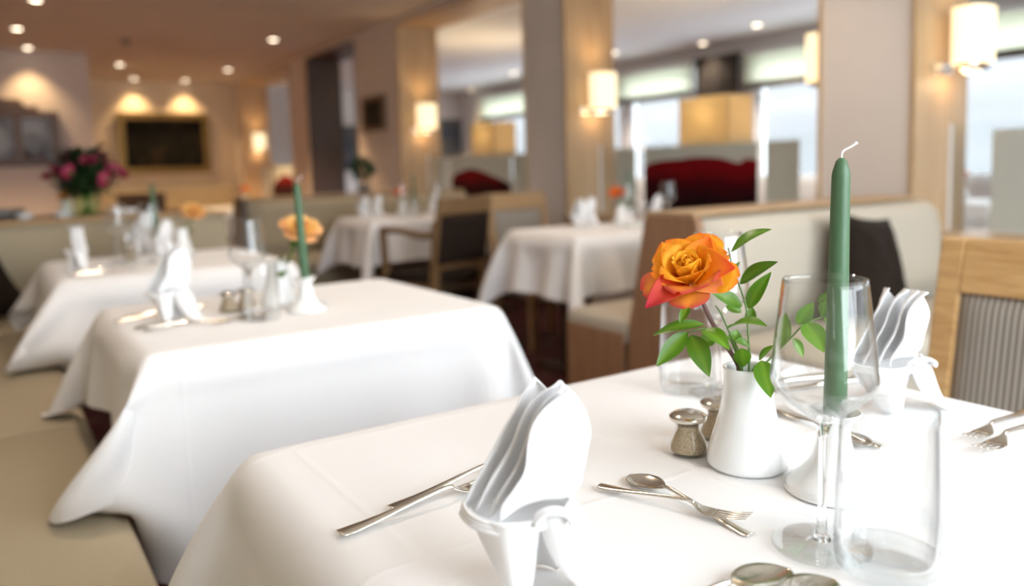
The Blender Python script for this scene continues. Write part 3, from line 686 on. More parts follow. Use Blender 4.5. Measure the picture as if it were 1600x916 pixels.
# ------------------------------------------------------------------ tables and cloths
def pedestal_table(label, cx, cy, hx, hy, two=False):
    t = thing('dining_table', label, 'table', (cx, cy, 0), 0, 'restaurant tables under white cloths')
    obj('tabletop', box(-hx+.02, hx-.02, -hy+.02, hy-.02, .715, .742), 'dark_wood', t, False, bevel=.004)
    for x in ((-hx*.72, hx*.72) if two else (0,)):
        obj('column', lathe([(.04, .03), (.036, .06), (.036, .70), (.05, .72)], 20, True, True), 'dark_wood', t) if not two else obj('column', xf(lathe([(.04, .03), (.036, .06), (.036, .70), (.05, .72)], 20, True, True), Matrix.Translation((x, 0, 0))), 'dark_wood', t)
        obj('foot', join(bar((x, -hy*.75, .015), (x, hy*.75, .015), .07, .03), *([] if two else [bar((-hx*.6, 0, .015), (hx*.6, 0, .015), .07, .03)])), 'dark_wood', t, False)
def drape_cloth(hx, hy, ox, oy, seat=None, doors=None, push=None, seed=1, gap=.024, steps=110, iters=10, ztop=.752):
    """Mass-spring cloth settled over a table of half size hx,hy; ox,oy overhang; seat=(x limit, z) of a bench it may rest on."""
    rng=np.random.default_rng(seed)
    nx=int(round((2*hx+sum(ox))/gap))+1; ny=int(round((2*hy+sum(oy))/gap))+1
    X=np.linspace(-hx-ox[0],hx+ox[1],nx); Y=np.linspace(-hy-oy[0],hy+oy[1],ny)
    P=np.zeros((nx,ny,3)); P[...,0]=X[:,None]; P[...,1]=Y[None,:]; P[...,2]=ztop
    dx=np.abs(P[...,0])-hx; dy=np.abs(P[...,1])-hy
    pin=(dx<-.004)&(dy<-.004)
    out=np.maximum(np.maximum(dx,dy),0)
    # start with the overhang hanging straight, each corner folded double like a door swung to a chosen side
    P[...,2]=ztop-out; off=.006
    P[...,0]=np.clip(P[...,0],-hx-off,hx+off); P[...,1]=np.clip(P[...,1],-hy-off,hy+off)
    doors=doors or {}
    for sx in (-1,1):
        for sy in (-1,1):
            c=(dx>0)&(dy>0)&(np.sign(X)[:,None]==sx)&(np.sign(Y)[None,:]==sy)
            d=np.array(doors.get((sx,sy),(sx*.72,sy*.69))); d=d/np.linalg.norm(d); n=np.array([-d[1],d[0]])
            mm=np.minimum(dx,dy)[c]; MM=np.maximum(dx,dy)[c]; side=np.where((dx>dy)[c],1.,-1.)*(1 if (n@np.array([sx,-sy]))>0 else -1)
            P[...,0][c]=sx*(hx+off)+d[0]*mm+n[0]*side*.10*mm; P[...,1][c]=sy*(hy+off)+d[1]*mm+n[1]*side*.10*mm; P[...,2][c]=ztop-MM
    P+=rng.normal(0,.0012,P.shape)*(out>0)[...,None]
    W=np.where(pin,0.,1.); rest=P.copy(); rest0=np.zeros_like(P); rest0[...,0]=X[:,None]; rest0[...,1]=Y[None,:]
    P[pin]=np.stack([rest0[...,0],rest0[...,1],np.full((nx,ny),ztop)],-1)[pin]
    groups=[]
    def add(a,b,k):
        L=np.linalg.norm(rest0[a]-rest0[b],axis=-1); groups.append((a,b,L,k))
    def sl(start,off,n,step):
        idx=np.arange(start,n-off,step); return idx
    for s in (0,1):
        i=sl(s,1,nx,2); add(np.ix_(i,np.arange(ny)),np.ix_(i+1,np.arange(ny)),1.)
        j=sl(s,1,ny,2); add(np.ix_(np.arange(nx),j),np.ix_(np.arange(nx),j+1),1.)
    for s in (0,1):
        i=sl(s,1,nx,2); j=np.arange(ny-1)
        add(np.ix_(i,j),np.ix_(i+1,j+1),.6); add(np.ix_(i,j+1),np.ix_(i+1,j),.6)
    for o,k in ((2,.35),(4,.25)):
        for s in (0,1):
            i=np.concatenate([np.arange(s*o+q,nx-o,2*o) for q in range(o)]); i.sort()
            if len(i): add(np.ix_(i,np.arange(ny)),np.ix_(i+o,np.arange(ny)),k)
            j=np.concatenate([np.arange(s*o+q,ny-o,2*o) for q in range(o)]); j.sort()
            if len(j): add(np.ix_(np.arange(nx),j),np.ix_(np.arange(nx),j+o),k)
    V=np.zeros_like(P); dt=.018
    F=np.zeros_like(P)                       # gentle sideways pull on the corner flaps (how the cloth was smoothed down)
    for (a,b,fx,fy) in (push or ()):
        w=np.clip((P[...,0]*a-hx)/.1,0,1)*np.clip((P[...,1]*b-hy)/.1,0,1); F[...,0]+=fx*w; F[...,1]+=fy*w
    for st in range(steps):
        V[...,2]-=9.8*dt*W; V+=F*dt*W[...,None]; V*=.965
        Q=P+V*dt*W[...,None]
        for it in range(iters):
            for a,b,L,k in groups:
                pa=Q[a]; pb=Q[b]; d=pb-pa; l=np.sqrt((d*d).sum(-1))+1e-9
                wa=W[a]; wb=W[b]; s=wa+wb
                c=k*(l-L)/l/np.where(s>0,s,1)
                Q[a]=pa+d*(c*wa)[...,None]; Q[b]=pb-d*(c*wb)[...,None]
            # table box
            m=.004
            inx=hx+m-np.abs(Q[...,0]); iny=hy+m-np.abs(Q[...,1]); inz=ztop-Q[...,2]
            ins=(inx>0)&(iny>0)&(inz>0)&(~pin)
            k=np.argmin(np.stack([inx,iny,inz],-1),-1)
            mx=ins&(k==0); Q[...,0][mx]=(np.sign(Q[...,0])*(hx+m))[mx]
            my=ins&(k==1); Q[...,1][my]=(np.sign(Q[...,1])*(hy+m))[my]
            mz=ins&(k==2); Q[...,2][mz]=ztop
            if seat:
                sx,sz=seat
                # bench: rounded front edge, nearest-face push
                px=sx-Q[...,0]; pz=sz-Q[...,2]
                c=(px>0)&(pz>0)
                up=c&(pz<px+.02); Q[...,2][up]=sz
                Q[...,0][up]=P[...,0][up]*.8+Q[...,0][up]*.2; Q[...,1][up]=P[...,1][up]*.8+Q[...,1][up]*.2
                fr=c&~up; Q[...,0][fr]=sx
        V=(Q-P)/dt; P=Q
    return P

def cloth(label, cx, cy, hx, hy, group='white linen tablecloths', **k):
    P = drape_cloth(hx, hy, **k); nx, ny = P.shape[:2]
    v = P.reshape(-1, 3)+np.array([cx, cy, 0]); f = [(i*ny+j, (i+1)*ny+j, (i+1)*ny+j+1, i*ny+j+1) for i in range(nx-1) for j in range(ny-1)]
    o = obj('tablecloth', (v.tolist(), f), 'linen', subsurf=1)
    return tag(o, label, 'tablecloth', group)
T = .7535    # cloth surface
BACK = 'white linen tablecloths'
pedestal_table('nearest table, under the cloth with the orange rose', .66, .61, .435, .345)
cloth('white tablecloth on the nearest table, with the sharp orange rose', .66, .61, .438, .35, ox=(.225, .26), oy=(.26, .30), seat=(-.475, .47), seed=3, gap=.02, doors={(-1, 1): (-.16, .98)})
pedestal_table('middle table of the left row, under a white cloth', .62, 1.93, .40, .345)
cloth('white tablecloth on the middle table of the left row', .62, 1.932, .404, .35, ox=(.205, .26), oy=(.43, .22), seat=(-.435, .47), seed=5, gap=.02, doors={(-1, -1): (-.70, .71), (-1, 1): (-.8, .6), (1, -1): (.9, .2)})
pedestal_table('third table of the left row, before the bench back', .575, 3.35, .40, .385)
cloth('white tablecloth on the third table, before the beige bench back', .575, 3.35, .404, .39, ox=(.17, .26), oy=(.32, .20), seat=(-.39, .47), seed=8, doors={(-1, -1): (-.35, .9), (-1, 1): (-.2, -.9)})
pedestal_table('table at the wide poppy screen, dark leg showing', 2.92, 3.235, .62, .30, True)
cloth('white tablecloth on the table before the wide poppy screen', 2.92, 3.235, .624, .305, ox=(.30, .2), oy=(.27, .27), seed=11)
pedestal_table('table beside the dark armchair', 2.78, 5.20, .66, .30, True)
cloth('white tablecloth on the far table beside the dark armchair', 2.78, 5.20, .664, .305, ox=(.30, .2), oy=(.27, .25), seed=13)
pedestal_table('small distant table below the dark painting', 2.15, 8.45, .38, .34)
cloth('white tablecloth on the distant table below the dark painting', 2.15, 8.45, .384, .344, ox=(.26, .26), oy=(.26, .26), seed=15, gap=.035)
pedestal_table('table in the room beyond, at the right edge', 5.85, 2.95, .40, .35)
cloth('white tablecloth in the room beyond, at the right edge', 5.85, 2.95, .404, .354, ox=(.26, .26), oy=(.3, .3), seed=17, gap=.035)

# ------------------------------------------------------------------ tableware prototypes
def wine_glass(label, loc):
    t = thing('wine_glass', label, 'wine glass', loc, 0, 'stemmed wine glasses')
    o_ = [(.0035, .106), (.010, .110), (.022, .120), (.0335, .130), (.0405, .139), (.0425, .1455), (.0418, .155), (.0395, .178), (.0362, .205), (.0332, .229)]
    o_ = [tuple(p) for p in spline(o_, 4)]
    i_ = [(max(r-.0009, .0006), z+(.0035 if r < .01 else .0008)) for r, z in o_[2:]]; i_[-1] = (i_[-1][0], o_[-1][1]+.0003)
    obj('bowl', lathe(o_+i_[::-1], 56), 'wine_glass_wall', t)
    obj('stem', lathe([tuple(p) for p in spline([(.0075, .006), (.0048, .014), (.0038, .035), (.0036, .08), (.0042, .098), (.0075, .109), (.004, .1135), (.0005, .114)], 4)], 28, True), 'crystal', t)
    obj('foot', lathe([tuple(p) for p in spline([(.0006, .0004), (.030, .0004), (.040, .0008), (.0408, .0016), (.039, .0024), (.025, .0034), (.012, .0050), (.006, .0075), (.0006, .008)], 4)], 56), 'glass_foot', t)
    return t
def tumbler(label, loc):
    t = thing('tumbler', label, 'glass', loc, 0, 'straight water tumblers')
    out = [tuple(p) for p in spline([(.0375, .004), (.0395, .016), (.0392, .05), (.0378, .09), (.0358, .131)], 5)]
    inn = [(r-.0011, z+(.016 if k == 0 else 0)) for k, (r, z) in enumerate(out)]
    obj('wall', lathe(out+[(out[-1][0]-.0005, .1316)]+inn[::-1][:-4], 56), 'wine_glass_wall', t)
    obj('thick_base', lathe([tuple(p) for p in spline([(.0006, .0006), (.030, .0006), (.0365, .002), (.0382, .007), (.0384, .013), (.036, .0165), (.02, .0145), (.0006, .0135)], 4)], 56), 'glass_foot', t)
    return t
def vase(label, loc, scale=1):
    t = thing('bud_vase', label, 'vase', loc, 0, 'white porcelain bud vases'); t.scale = (scale,)*3
    o_ = [tuple(p) for p in spline([(.0405, .0), (.0432, .004), (.0425, .014), (.0385, .028), (.033, .046), (.0285, .066), (.0258, .085), (.0250, .098), (.0258, .1075)], 5)]
    i_ = [(r-.0028, max(z, .005)) for r, z in o_]; obj('body', lathe([(.0006, .0)]+o_+[(.0246, .1083)]+i_[::-1]+[(.0006, .005)], 48), 'porcelain', t)
    return t
def holder(label, loc):
    t = thing('candle_holder', label, 'candle holder', loc, 0, 'white porcelain candle holders')
    o_ = [tuple(p) for p in spline([(.0006, 0), (.043, 0), (.0455, .003), (.0445, .007), (.0400, .0115), (.0300, .021), (.0215, .033), (.0170, .047), (.0150, .059), (.0160, .067), (.0222, .0755), (.0250, .0785), (.0245, .0805), (.0190, .0775), (.0122, .073), (.0121, .055), (.0006, .055)], 4)]
    obj('body', lathe(o_, 48), 'porcelain', t)
    return t
def candle(label, loc, h=.262, lean=(0, 0)):
    t = thing('candle', label, 'candle', loc, 0, 'green taper candles')
    def fr(z): return lean[0]*z, lean[1]*z
    prof = [(.0006, 0), (.0112, 0), (.0114, .004), (.0085, h-.018), (.0081, h-.014), (.0076, h-.012), (.0050, h-.003), (.002, h), (.0004, h)]
    v, f = lathe(prof, 28); v = [(x+fr(z)[0], y+fr(z)[1], z) for x, y, z in v]
    obj('wax', (v, f), 'candle_wax', t)
    dx, dy = fr(h); w = RT*1.0
    pts = spline([(dx, dy, h-.002), (dx+.0003, dy, h+.004), Vector((dx, dy, h+.0075))+w*.003, Vector((dx, dy, h+.0105))+w*.009, Vector((dx, dy, h+.0145))+w*.0145], 4)
    obj('wick', tube(pts, [.0011]*(len(pts)-2)+[.0014, .0016], 8), 'wick_cotton', t)
    return t
def shaker(label, loc):
    t = thing('shaker', label, 'shaker', loc, 0, 'glass salt and pepper shakers')
    o_ = [tuple(p) for p in spline([(.0006, .0), (.020, 0), (.0222, .003), (.0218, .009), (.0172, .020), (.0138, .0295), (.0158, .038)], 4)]
    obj('glass_body', lathe(o_, 36), 'wine_glass_wall', t)
    obj('grains', lathe([(max(r-.0022, .0004), z*.9+.003) for r, z in o_ if z < .034]+[(.0004, .033)], 32), 'pepper_grain', t)
    obj('cap', lathe([tuple(p) for p in spline([(.0163, .037), (.0200, .0385), (.0212, .0410), (.0205, .0435), (.0150, .0470), (.007, .0487), (.0006, .049)], 4)], 36), 'steel', t)
    hp = [(.006*math.cos(a), .006*math.sin(a)) for a in (0, 2.1, 4.2)]
    obj('hole', join(*[xf(lathe([(.0004, .0488), (.0011, .0485)], 8), Matrix.Translation((x, y, -.0001))) for x, y in hp]), 'dark_frame', t, kind='stuff')
    return t
def strip(st, n=10):
    """closed bar along +x; stations: (x, half width, thickness, z, dish depth)"""
    v = []; f = []; m = n+1
    for x, w, th, z, d in st:
        for j in range(m):
            s = 2*j/n-1; v.append((x, s*w, z+th*(1-abs(s)**3*.8)-d*(1-s*s)))
        for j in range(m):
            s = 2*j/n-1; v.append((x, s*w, z-d*(1-s*s)))
    K = 2*m
    for i in range(len(st)-1):
        for j in range(n):
            f.append((i*K+j, (i+1)*K+j, (i+1)*K+j+1, i*K+j+1)); f.append((i*K+m+j, i*K+m+j+1, (i+1)*K+m+j+1, (i+1)*K+m+j))
        f.append((i*K, i*K+m, (i+1)*K+m, (i+1)*K)); f.append((i*K+n, (i+1)*K+n, (i+1)*K+m+n, i*K+m+n))
    f.append(tuple([j for j in range(m)] + [m+j for j in range(m-1, -1, -1)])); b = (len(st)-1)*K
    f.append(tuple([b+m+j for j in range(m)] + [b+j for j in range(m-1, -1, -1)]))
    return v, f
def dense(st, k=4): return [tuple(p) for p in spline(st, k)]
HAND = [(-.098, .0025, .0012, .004, 0), (-.097, .0075, .0022, .003, 0), (-.088, .0088, .0026, .0025, 0), (-.06, .0062, .0028, .004, 0), (-.02, .0036, .0030, .008, 0), (.02, .0026, .0034, .0115, 0)]
def spoon(label, loc, rz, s=1.0, name='spoon'):
    t = thing(name, label, 'spoon', loc, rz, 'table spoons'); t.scale = (s,)*3
    obj('handle', strip(dense(HAND+[(.034, .0024, .0034, .011, 0)]), 8), 'steel', t)
    obj('bowl', strip(dense([(.032, .0026, .0030, .0105, 0), (.040, .0075, .0016, .009, .0015), (.052, .0165, .0011, .0085, .0052), (.066, .0205, .0010, .0085, .0072), (.080, .0185, .0010, .0080, .0062), (.091, .0115, .0010, .0072, .003), (.096, .005, .0010, .0066, .0008), (.0972, .0008, .0009, .0066, 0)]), 14), 'steel', t)
    return t
def fork(label, loc, rz, s=1.0):
    t = thing('fork', label, 'fork', loc, rz, 'table forks'); t.scale = (s,)*3
    obj('handle', strip(dense(HAND+[(.03, .0026, .0030, .0105, 0)]), 8), 'steel', t)
    obj('head', strip(dense([(.028, .0026, .0028, .0102, 0), (.036, .0070, .0016, .007, .0005), (.046, .0112, .0014, .0048, .001), (.056, .0120, .0013, .0046, .001)]), 8), 'steel', t)
    for k in range(4):
        y = -.0096+.0064*k
        tv = strip(dense([(.055, .0021, .0013, .0042, 0), (.070, .0018, .0013, .0052, 0), (.084, .0014, .0012, .0078, 0), (.097, .0007, .0009, .0118, 0)]), 4)
        obj('tine', ([(x, yy+y, z) for x, yy, z in tv[0]], tv[1]), 'steel', t)
    return t
def knife(label, loc, rz, s=1.0):
    t = thing('knife', label, 'knife', loc, rz, 'table knives'); t.scale = (s,)*3
    obj('handle', strip(dense([(-.11, .003, .004, .001, 0), (-.108, .0075, .0062, .0006, 0), (-.09, .0086, .0068, .0006, 0), (-.05, .0072, .0066, .0008, 0), (-.01, .0056, .0058, .001, 0), (.004, .0062, .004, .001, 0)]), 8), 'steel', t)
    obj('blade', strip(dense([(.003, .0062, .0026, .0016, 0), (.02, .0085, .0018, .0016, 0), (.07, .0092, .0014, .0014, 0), (.10, .0075, .0011, .0014, 0), (.115, .001, .0008, .0014, 0)]), 8), 'steel', t)
    return t
def napkin(label, loc, rz, s=1.0):
    """folded standing napkin: four leaf folds leaning out of a collar, two legs and a rolled edge; local x = its side, y = its back"""
    t = thing('folded_napkin', label, 'napkin', loc, rz, 'white folded linen napkins'); t.scale = s if hasattr(s, '__len__') else (s,)*3
    FL = [(-.024,.074),(-.023,.086),(-.013,.100),(-.004,.1155),(-.001,.138),(.004,.1555),(.015,.169),(.0315,.179)]
    FR = [(.026,.076),(.0405,.087),(.045,.104),(.0486,.1215),(.051,.137),(.0486,.151),(.0427,.165),(.0322,.179)]
    L2 = [(-.0346,.072),(-.029,.084),(-.0227,.096),(-.011,.114),(-.004,.132),(.002,.152),(.012,.168),(.0270,.179)]
    L3 = [(-.045,.074),(-.039,.087),(-.031,.102),(-.020,.119),(-.012,.134),(-.006,.152),(.004,.168),(.0235,.1795)]
    L4 = [(-.0545,.076),(-.049,.089),(-.0405,.104),(-.030,.122),(-.0215,.138),(-.011,.156),(-.005,.168),(.0055,.1815)]
    def sheet(Lp, Rp, bl, br, conc, lift=0, n=(18, 28)):
        Lc = spline(Lp, 6); Rc = spline(Rp, 6); m = len(Lc)-1
        def f(u, v):
            i = v*m; k = min(int(i), m-1); w = i-k
            a = Lc[k]*(1-w)+Lc[k+1]*w; b = Rc[k]*(1-w)+Rc[k+1]*w
            p = a*(1-u)+b*u; q = 1-(2*u-1)**2
            dep = bl(v)*(1-u)+br(v)*u + conc*q*(1-.35*v)*math.sqrt(min(1, np.linalg.norm(b-a)/.03))
            return (p[0], dep+.0012*noise.noise(Vector((u*3, v*4, conc*99))), p[1]+lift)
        return grid(f, *n)
    def off(P, da, dz=0): return [(a+da*(1-i/9), z+dz) for i, (a, z) in enumerate(P)]
    obj('leaf_fold', sheet(FL, FR, lambda v: -.020+.008*v, lambda v: .012-.002*v, .014), 'napkin_linen', t, solid=.0012)
    obj('leaf_fold', sheet(L2, off(FR, -.010), lambda v: -.010+.008*v, lambda v: .020-.002*v, .016), 'napkin_linen', t, solid=.0012)
    obj('leaf_fold', sheet(L3, off(FR, -.016), lambda v: .000+.010*v, lambda v: .027-.002*v, .016), 'napkin_linen', t, solid=.0012)
    obj('leaf_fold', sheet(L4, [(a-.014-.012*i/7, z+.002*i/7) for i, (a, z) in enumerate(FR)], lambda v: .010+.012*v, lambda v: .034, .016), 'napkin_linen', t, solid=.0012)
    obj('leg_fold', sheet([(-.053,.074),(-.050,.066),(-.040,.043),(-.0245,.010),(-.014,.0008)], [(.010,.074),(.007,.064),(.004,.043),(-.001,.010),(-.010,.0008)], lambda v: .014*(1-v)-.004, lambda v: -.014+.010*v, -.026), 'napkin_linen', t, solid=.0015)
    obj('leg_fold', sheet([(.006,.076),(.012,.050),(.0216,.030),(.0405,.010),(.057,.0008)], [(.034,.082),(.049,.060),(.057,.034),(.0655,.010),(.069,.0008)], lambda v: -.014-.006*v, lambda v: .004+.004*v, -.016), 'napkin_linen', t, solid=.0015)
    obj('leg_fold', sheet([(-.052,.075),(-.040,.050),(-.020,.022),(-.010,.0008)], [(.034,.080),(.034,.050),(.030,.022),(.022,.0008)], lambda v: .016+.010*v, lambda v: .010+.022*v, .022), 'napkin_linen', t, solid=.0015)
    for k in range(3):
        dz = -.0035*k; g = 1+.02*k
        pts = spline([(.036, .010, .080+dz), (.020, .026, .078+dz), (-.015, .032, .076+dz), (-.046, .024, .077+dz), (-.0548*g, .008, .0765+dz), (-.045*g, -.012, .0735+dz), (-.024, -.0225*g, .0715+dz), (.000, -.0215*g, .0725+dz), (.014, -.018, .076+dz)], 5)
        obj('band_fold', tube(pts, [.0008]+[.0021]*(len(pts)-2)+[.0012], 8), 'napkin_linen', t)
    def roll(u, v):
        an = PI*(-.05+1.12*u); r = .0165-.004*u; w = (v-.5)
        return (.019-r*math.cos(an)*.95, -.020-.004*math.sin(an)+w*.013, .072+r*.75*math.sin(an)+.002*math.cos(w*3))
    obj('rolled_edge', grid(roll, 22, 8), 'napkin_linen', t, solid=.003)
    return t
def petal_mesh(phi, r0, L, Wd, a0, a1, cup, tipcurl, seed, squash=1.0):
    nv, nu = 12, 10; tabs = [0]; r = r0; z = 0; C = [(r, z)]
    for i in range(nv):
        tt = (i+.5)/nv; a = a0+(a1-a0)*tt**1.4 + tipcurl*max(0, tt-.72)**1.3*6
        r += L/nv*math.sin(a); z += L/nv*math.cos(a); C.append((r, z))
    er = Vector((math.cos(phi), math.sin(phi), 0)); et = Vector((-math.sin(phi), math.cos(phi), 0))
    shp = lambda q: float(np.interp(q, [0, .15, .4, .65, .82, .93, 1], [.34, .55, .88, 1.0, .93, .66, .16]))
    v = []; tv = []
    for i in range(nu+1):
        for j in range(nv+1):
            s = 2*i/nu-1; q = j/nv; w = Wd*shp(q); rr, zz = C[j]
            wob = .0018*noise.noise(Vector((s*1.7+seed, q*2.5, seed*1.3)))
            p = er*(rr-cup*s*s*w+wob) + et*(s*w) + Vector((0, 0, zz*squash - .10*w*s*s + wob*1.2))
            if abs(s) > .5 and q > .55: p += er*tipcurl*.006*(abs(s)-.5)*2*(q-.55)*2
            v.append(p); tv.append((abs(s), q))
    f = [(i*(nv+1)+j, (i+1)*(nv+1)+j, (i+1)*(nv+1)+j+1, i*(nv+1)+j+1) for i in range(nu) for j in range(nv)]
    return (v, f), tv
def mixc(a, b, k): k = max(0, min(1, k)); return tuple(x*(1-k)+y*k for x, y in zip(a, b))
def leaf_mesh(b, t, w, facing, fold=.25, droop=.10, n=10):
    b, t = Vector(b), Vector(t); ax = t-b; L = ax.length; ax.normalize()
    nrm = Vector(facing); nrm = (nrm-ax*nrm.dot(ax)).normalized(); sd = ax.cross(nrm)
    v = []; cols = []
    for i in range(n+1):
        q = i/n; hw = w/2*(math.sin(PI*q**.80))**.85*(1 if q < 1 else 0)+.0002
        bend = droop*L*(math.sin(PI*q))
        for s in (-1, -.5, 0, .5, 1):
            p = b+ax*(q*L)+sd*(s*hw)+nrm*(bend-fold*hw*abs(s)**1.3*-1); v.append(p); cols.append((s, q))
    f = [(i*5+j, i*5+j+1, (i+1)*5+j+1, (i+1)*5+j) for i in range(n) for j in range(4)]
    return (v, f), cols
# ------------------------------------------------------------------ the hero rose
def hero_rose():
    t = thing('rose', 'sharp orange rose with red tipped petals in the nearest white vase', 'rose', (0, 0, 0), 0, 'single roses in bud vases')
    fh = Vector((FW.x, FW.y, 0)).normalized(); A = (-.34*RT + .74*Vector((0, 0, 1)) - .62*fh).normalized()
    X = A.cross(Vector((0, 0, 1))).normalized(); Y = A.cross(X); C = Vector((.612, .587, .9610))
    Mx = Matrix(((X.x, Y.x, A.x, C.x), (X.y, Y.y, A.y, C.y), (X.z, Y.z, A.z, C.z), (0, 0, 0, 1)))
    core, mid, out, red, pink = (.97,.55,.05), (1.0,.54,.03), (1.0,.45,.02), (.86,.13,.010), (.66,.06,.08)
    R = random.Random(4); sd = 0
    lay = [(5, .0015, .031, .0085, -.02, -.12, .55, 0, 0), (5, .0045, .034, .0125, .02, -.06, .5, .1, 1), (6, .0085, .036, .0165, .12, .12, .45, .35, 1), (6, .0125, .038, .0205, .34, .45, .35, .7, 2), (6, .0150, .041, .0235, .70, 1.0, .22, .8, 3), (5, .0150, .046, .0245, 1.10, 1.55, .12, .55, 4)]
    for li, (n, r0, L, Wd, a0, a1, cup, tc, ci) in enumerate(lay):
        for k in range(n):
            sd += 1; phi = 2*PI*k/n + li*.63 + R.uniform(-.16, .16); j = R.uniform(-.08, .08)
            vf, tv = petal_mesh(phi, r0*.86, .86*L*R.uniform(.94, 1.06), Wd*.88, a0+j, a1+j*1.5, cup, tc*R.uniform(.6, 1.3), sd)
            vf = xf(vf, Mx); o = obj('petal', vf, 'petal', t, subsurf=1)
            low = sum(p[2] for p in vf[0])/len(vf[0]) < .962 and ci >= 3
            cols = []
            for s, q in tv:
                c = mixc(core, mid, ci/2) if ci < 2 else mixc(mid, out, (ci-1)/3)
                c = mixc(c, (.97,.58,.06), .5*max(0, .45-q)*2)
                if ci >= 2: c = mixc(c, red, max(0, (q-.80)*4.2+max(0, s-.75)*1.6)*(.55 if ci < 3 else .85))
                if low: c = mixc(c, pink, .25+.75*s*q)
                cols.append(c)
            set_tint(o, cols)
    for e, w, dr, c0, c1 in (((.6250, .5390, .9730), .044, .16, (1.0, .43, .015), (.80, .07, .02)), ((.6270, .5750, 1.0030), .034, .10, (1.0, .50, .03), (.9, .17, .012)), ((.5530, .5950, .9330), .031, .12, (.85, .12, .03), (.62, .035, .065)), ((.6150, .5450, .9480), .036, .14, (1.0, .55, .09), (.85, .22, .12))):
        b = C - A*.002 + (Vector(e)-C).normalized()*.006
        vf, tv = leaf_mesh(b, e, w, A*.8-FW*.5, .5, dr, 12); o = obj('petal', vf, 'petal', t, subsurf=1, solid=.0006)
        set_tint(o, [mixc(c0, c1, (q-.35)*1.6) for s, q in tv])
    obj('stem', tube([tuple(p) for p in spline([(.6715, .5735, .800), (.6691, .5726, .8499), (.6642, .5715, .8633), (.6544, .5738, .8791), (.6429, .5775, .8972), (.6323, .5803, .9157), (.6210, .5840, .9400), (.6150, .5862, .9560)], 4)], .0026, 8), 'rose_stem', t)
    for k in range(4):
        ph = 2*PI*k/4+.4; b = Mx @ Vector((.004*math.cos(ph), .004*math.sin(ph), .0)); e = Mx @ Vector((.024*math.cos(ph), .024*math.sin(ph), -.020))
        vf, tv = leaf_mesh(b, e, .008, A, .2, .1); o = obj('sepal', vf, 'leaf', t); set_tint(o, [(.22,.34,.06)]*len(tv))
    return t
hero_rose()
LEAVES = [((0.6683, 0.5828, 0.9825), (0.6907, 0.5469, 1.0078), 0.0181), ((0.6734, 0.5754, 0.9481), (0.6851, 0.5347, 0.9746), 0.0157), ((0.6827, 0.572, 0.9202), (0.6948, 0.5508, 0.9615), 0.0134), ((0.6779, 0.5755, 0.9235), (0.6394, 0.585, 0.9414), 0.0146), ((0.6598, 0.5957, 0.9421), (0.6913, 0.5901, 0.9694), 0.0103), ((0.6817, 0.6025, 0.9183), (0.6963, 0.5921, 0.9116), 0.0105), ((0.6426, 0.5664, 0.9038), (0.6465, 0.5169, 0.9138), 0.0194), ((0.6135, 0.5738, 0.9055), (0.6128, 0.5364, 0.8911), 0.0168), ((0.6159, 0.5729, 0.9117), (0.5703, 0.6018, 0.9015), 0.0107), ((0.6004, 0.5823, 0.9048), (0.557, 0.5833, 0.8745), 0.0154), ((0.6034, 0.5799, 0.9012), (0.5939, 0.5458, 0.8648), 0.0182), ((0.6471, 0.5859, 0.8904), (0.6312, 0.5959, 0.8861), 0.0126), ((0.6032, 0.5836, 0.9314), (0.5875, 0.5801, 0.9158), 0.0079), ((0.6626, 0.5375, 0.8725), (0.6436, 0.5103, 0.8421), 0.0182), ((0.6766, 0.5518, 0.868), (0.6751, 0.5311, 0.8879), 0.0072), ((0.6621, 0.5605, 0.8609), (0.6465, 0.5497, 0.8858), 0.0148), ((0.6772, 0.5648, 0.8797), (0.6485, 0.561, 0.8907), 0.0109), ((0.713, 0.5529, 0.877), (0.7122, 0.5459, 0.9159), 0.0142), ((0.7305, 0.5441, 0.9008), (0.7381, 0.5301, 0.9264), 0.0142), ((0.7503, 0.5338, 0.924), (0.7566, 0.5191, 0.9367), 0.0083), ((0.7374, 0.5398, 0.9025), (0.7262, 0.508, 0.8764), 0.0201), ((0.7528, 0.5304, 0.9093), (0.7566, 0.5184, 0.9306), 0.0127), ((0.7336, 0.5521, 0.8836), (0.7415, 0.5445, 0.8631), 0.0089), ((0.7551, 0.5286, 0.9073), (0.7553, 0.5025, 0.8907), 0.0108), ((0.7662, 0.5337, 0.9097), (0.7754, 0.5182, 0.9317), 0.0109), ((0.6695, 0.5823, 0.8828), (0.6747, 0.5805, 0.8973), 0.0122), ((0.6944, 0.5802, 0.9022), (0.6988, 0.5793, 0.9193), 0.0099)]
def sprig(label, stems, idx, seed):
    t = thing('green_sprig', label, 'sprig', (0, 0, 0), 0, 'leafy green sprigs with the nearest rose'); R = random.Random(seed)
    for s in stems: obj('stem', tube([tuple(p) for p in spline(s, 4)], [.0015*(1-.55*i/(4*(len(s)-1))) for i in range(4*(len(s)-1)+1)], 7), 'green_stem', t)
    for i in idx:
        b, e, w = LEAVES[i]; w *= 1.22; face = -FW*.8 + Vector((R.uniform(-.4, .4), R.uniform(-.4, .4), .75+R.uniform(-.2, .3)))
        vf, tv = leaf_mesh(b, e, w, face, R.uniform(.12, .4), R.uniform(-.02, .13)); o = obj('leaf', vf, 'leaf', t, subsurf=1)
        k = R.uniform(.75, 1.3); base = (.085*k, .215*k, .010*k)
        set_tint(o, [mixc(base, (.20*k, .36*k, .03*k), .55*(1-abs(s))**4) for s, q in tv])
S1 = [(0.6715, 0.5625, 0.795), (0.6745, 0.5635, 0.8533), (0.6762, 0.5649, 0.8749), (0.681, 0.5705, 0.898), (0.6852, 0.5762, 0.9189), (0.6805, 0.5824, 0.9458), (0.672, 0.5844, 0.9662), (0.6661, 0.5848, 0.9874)]
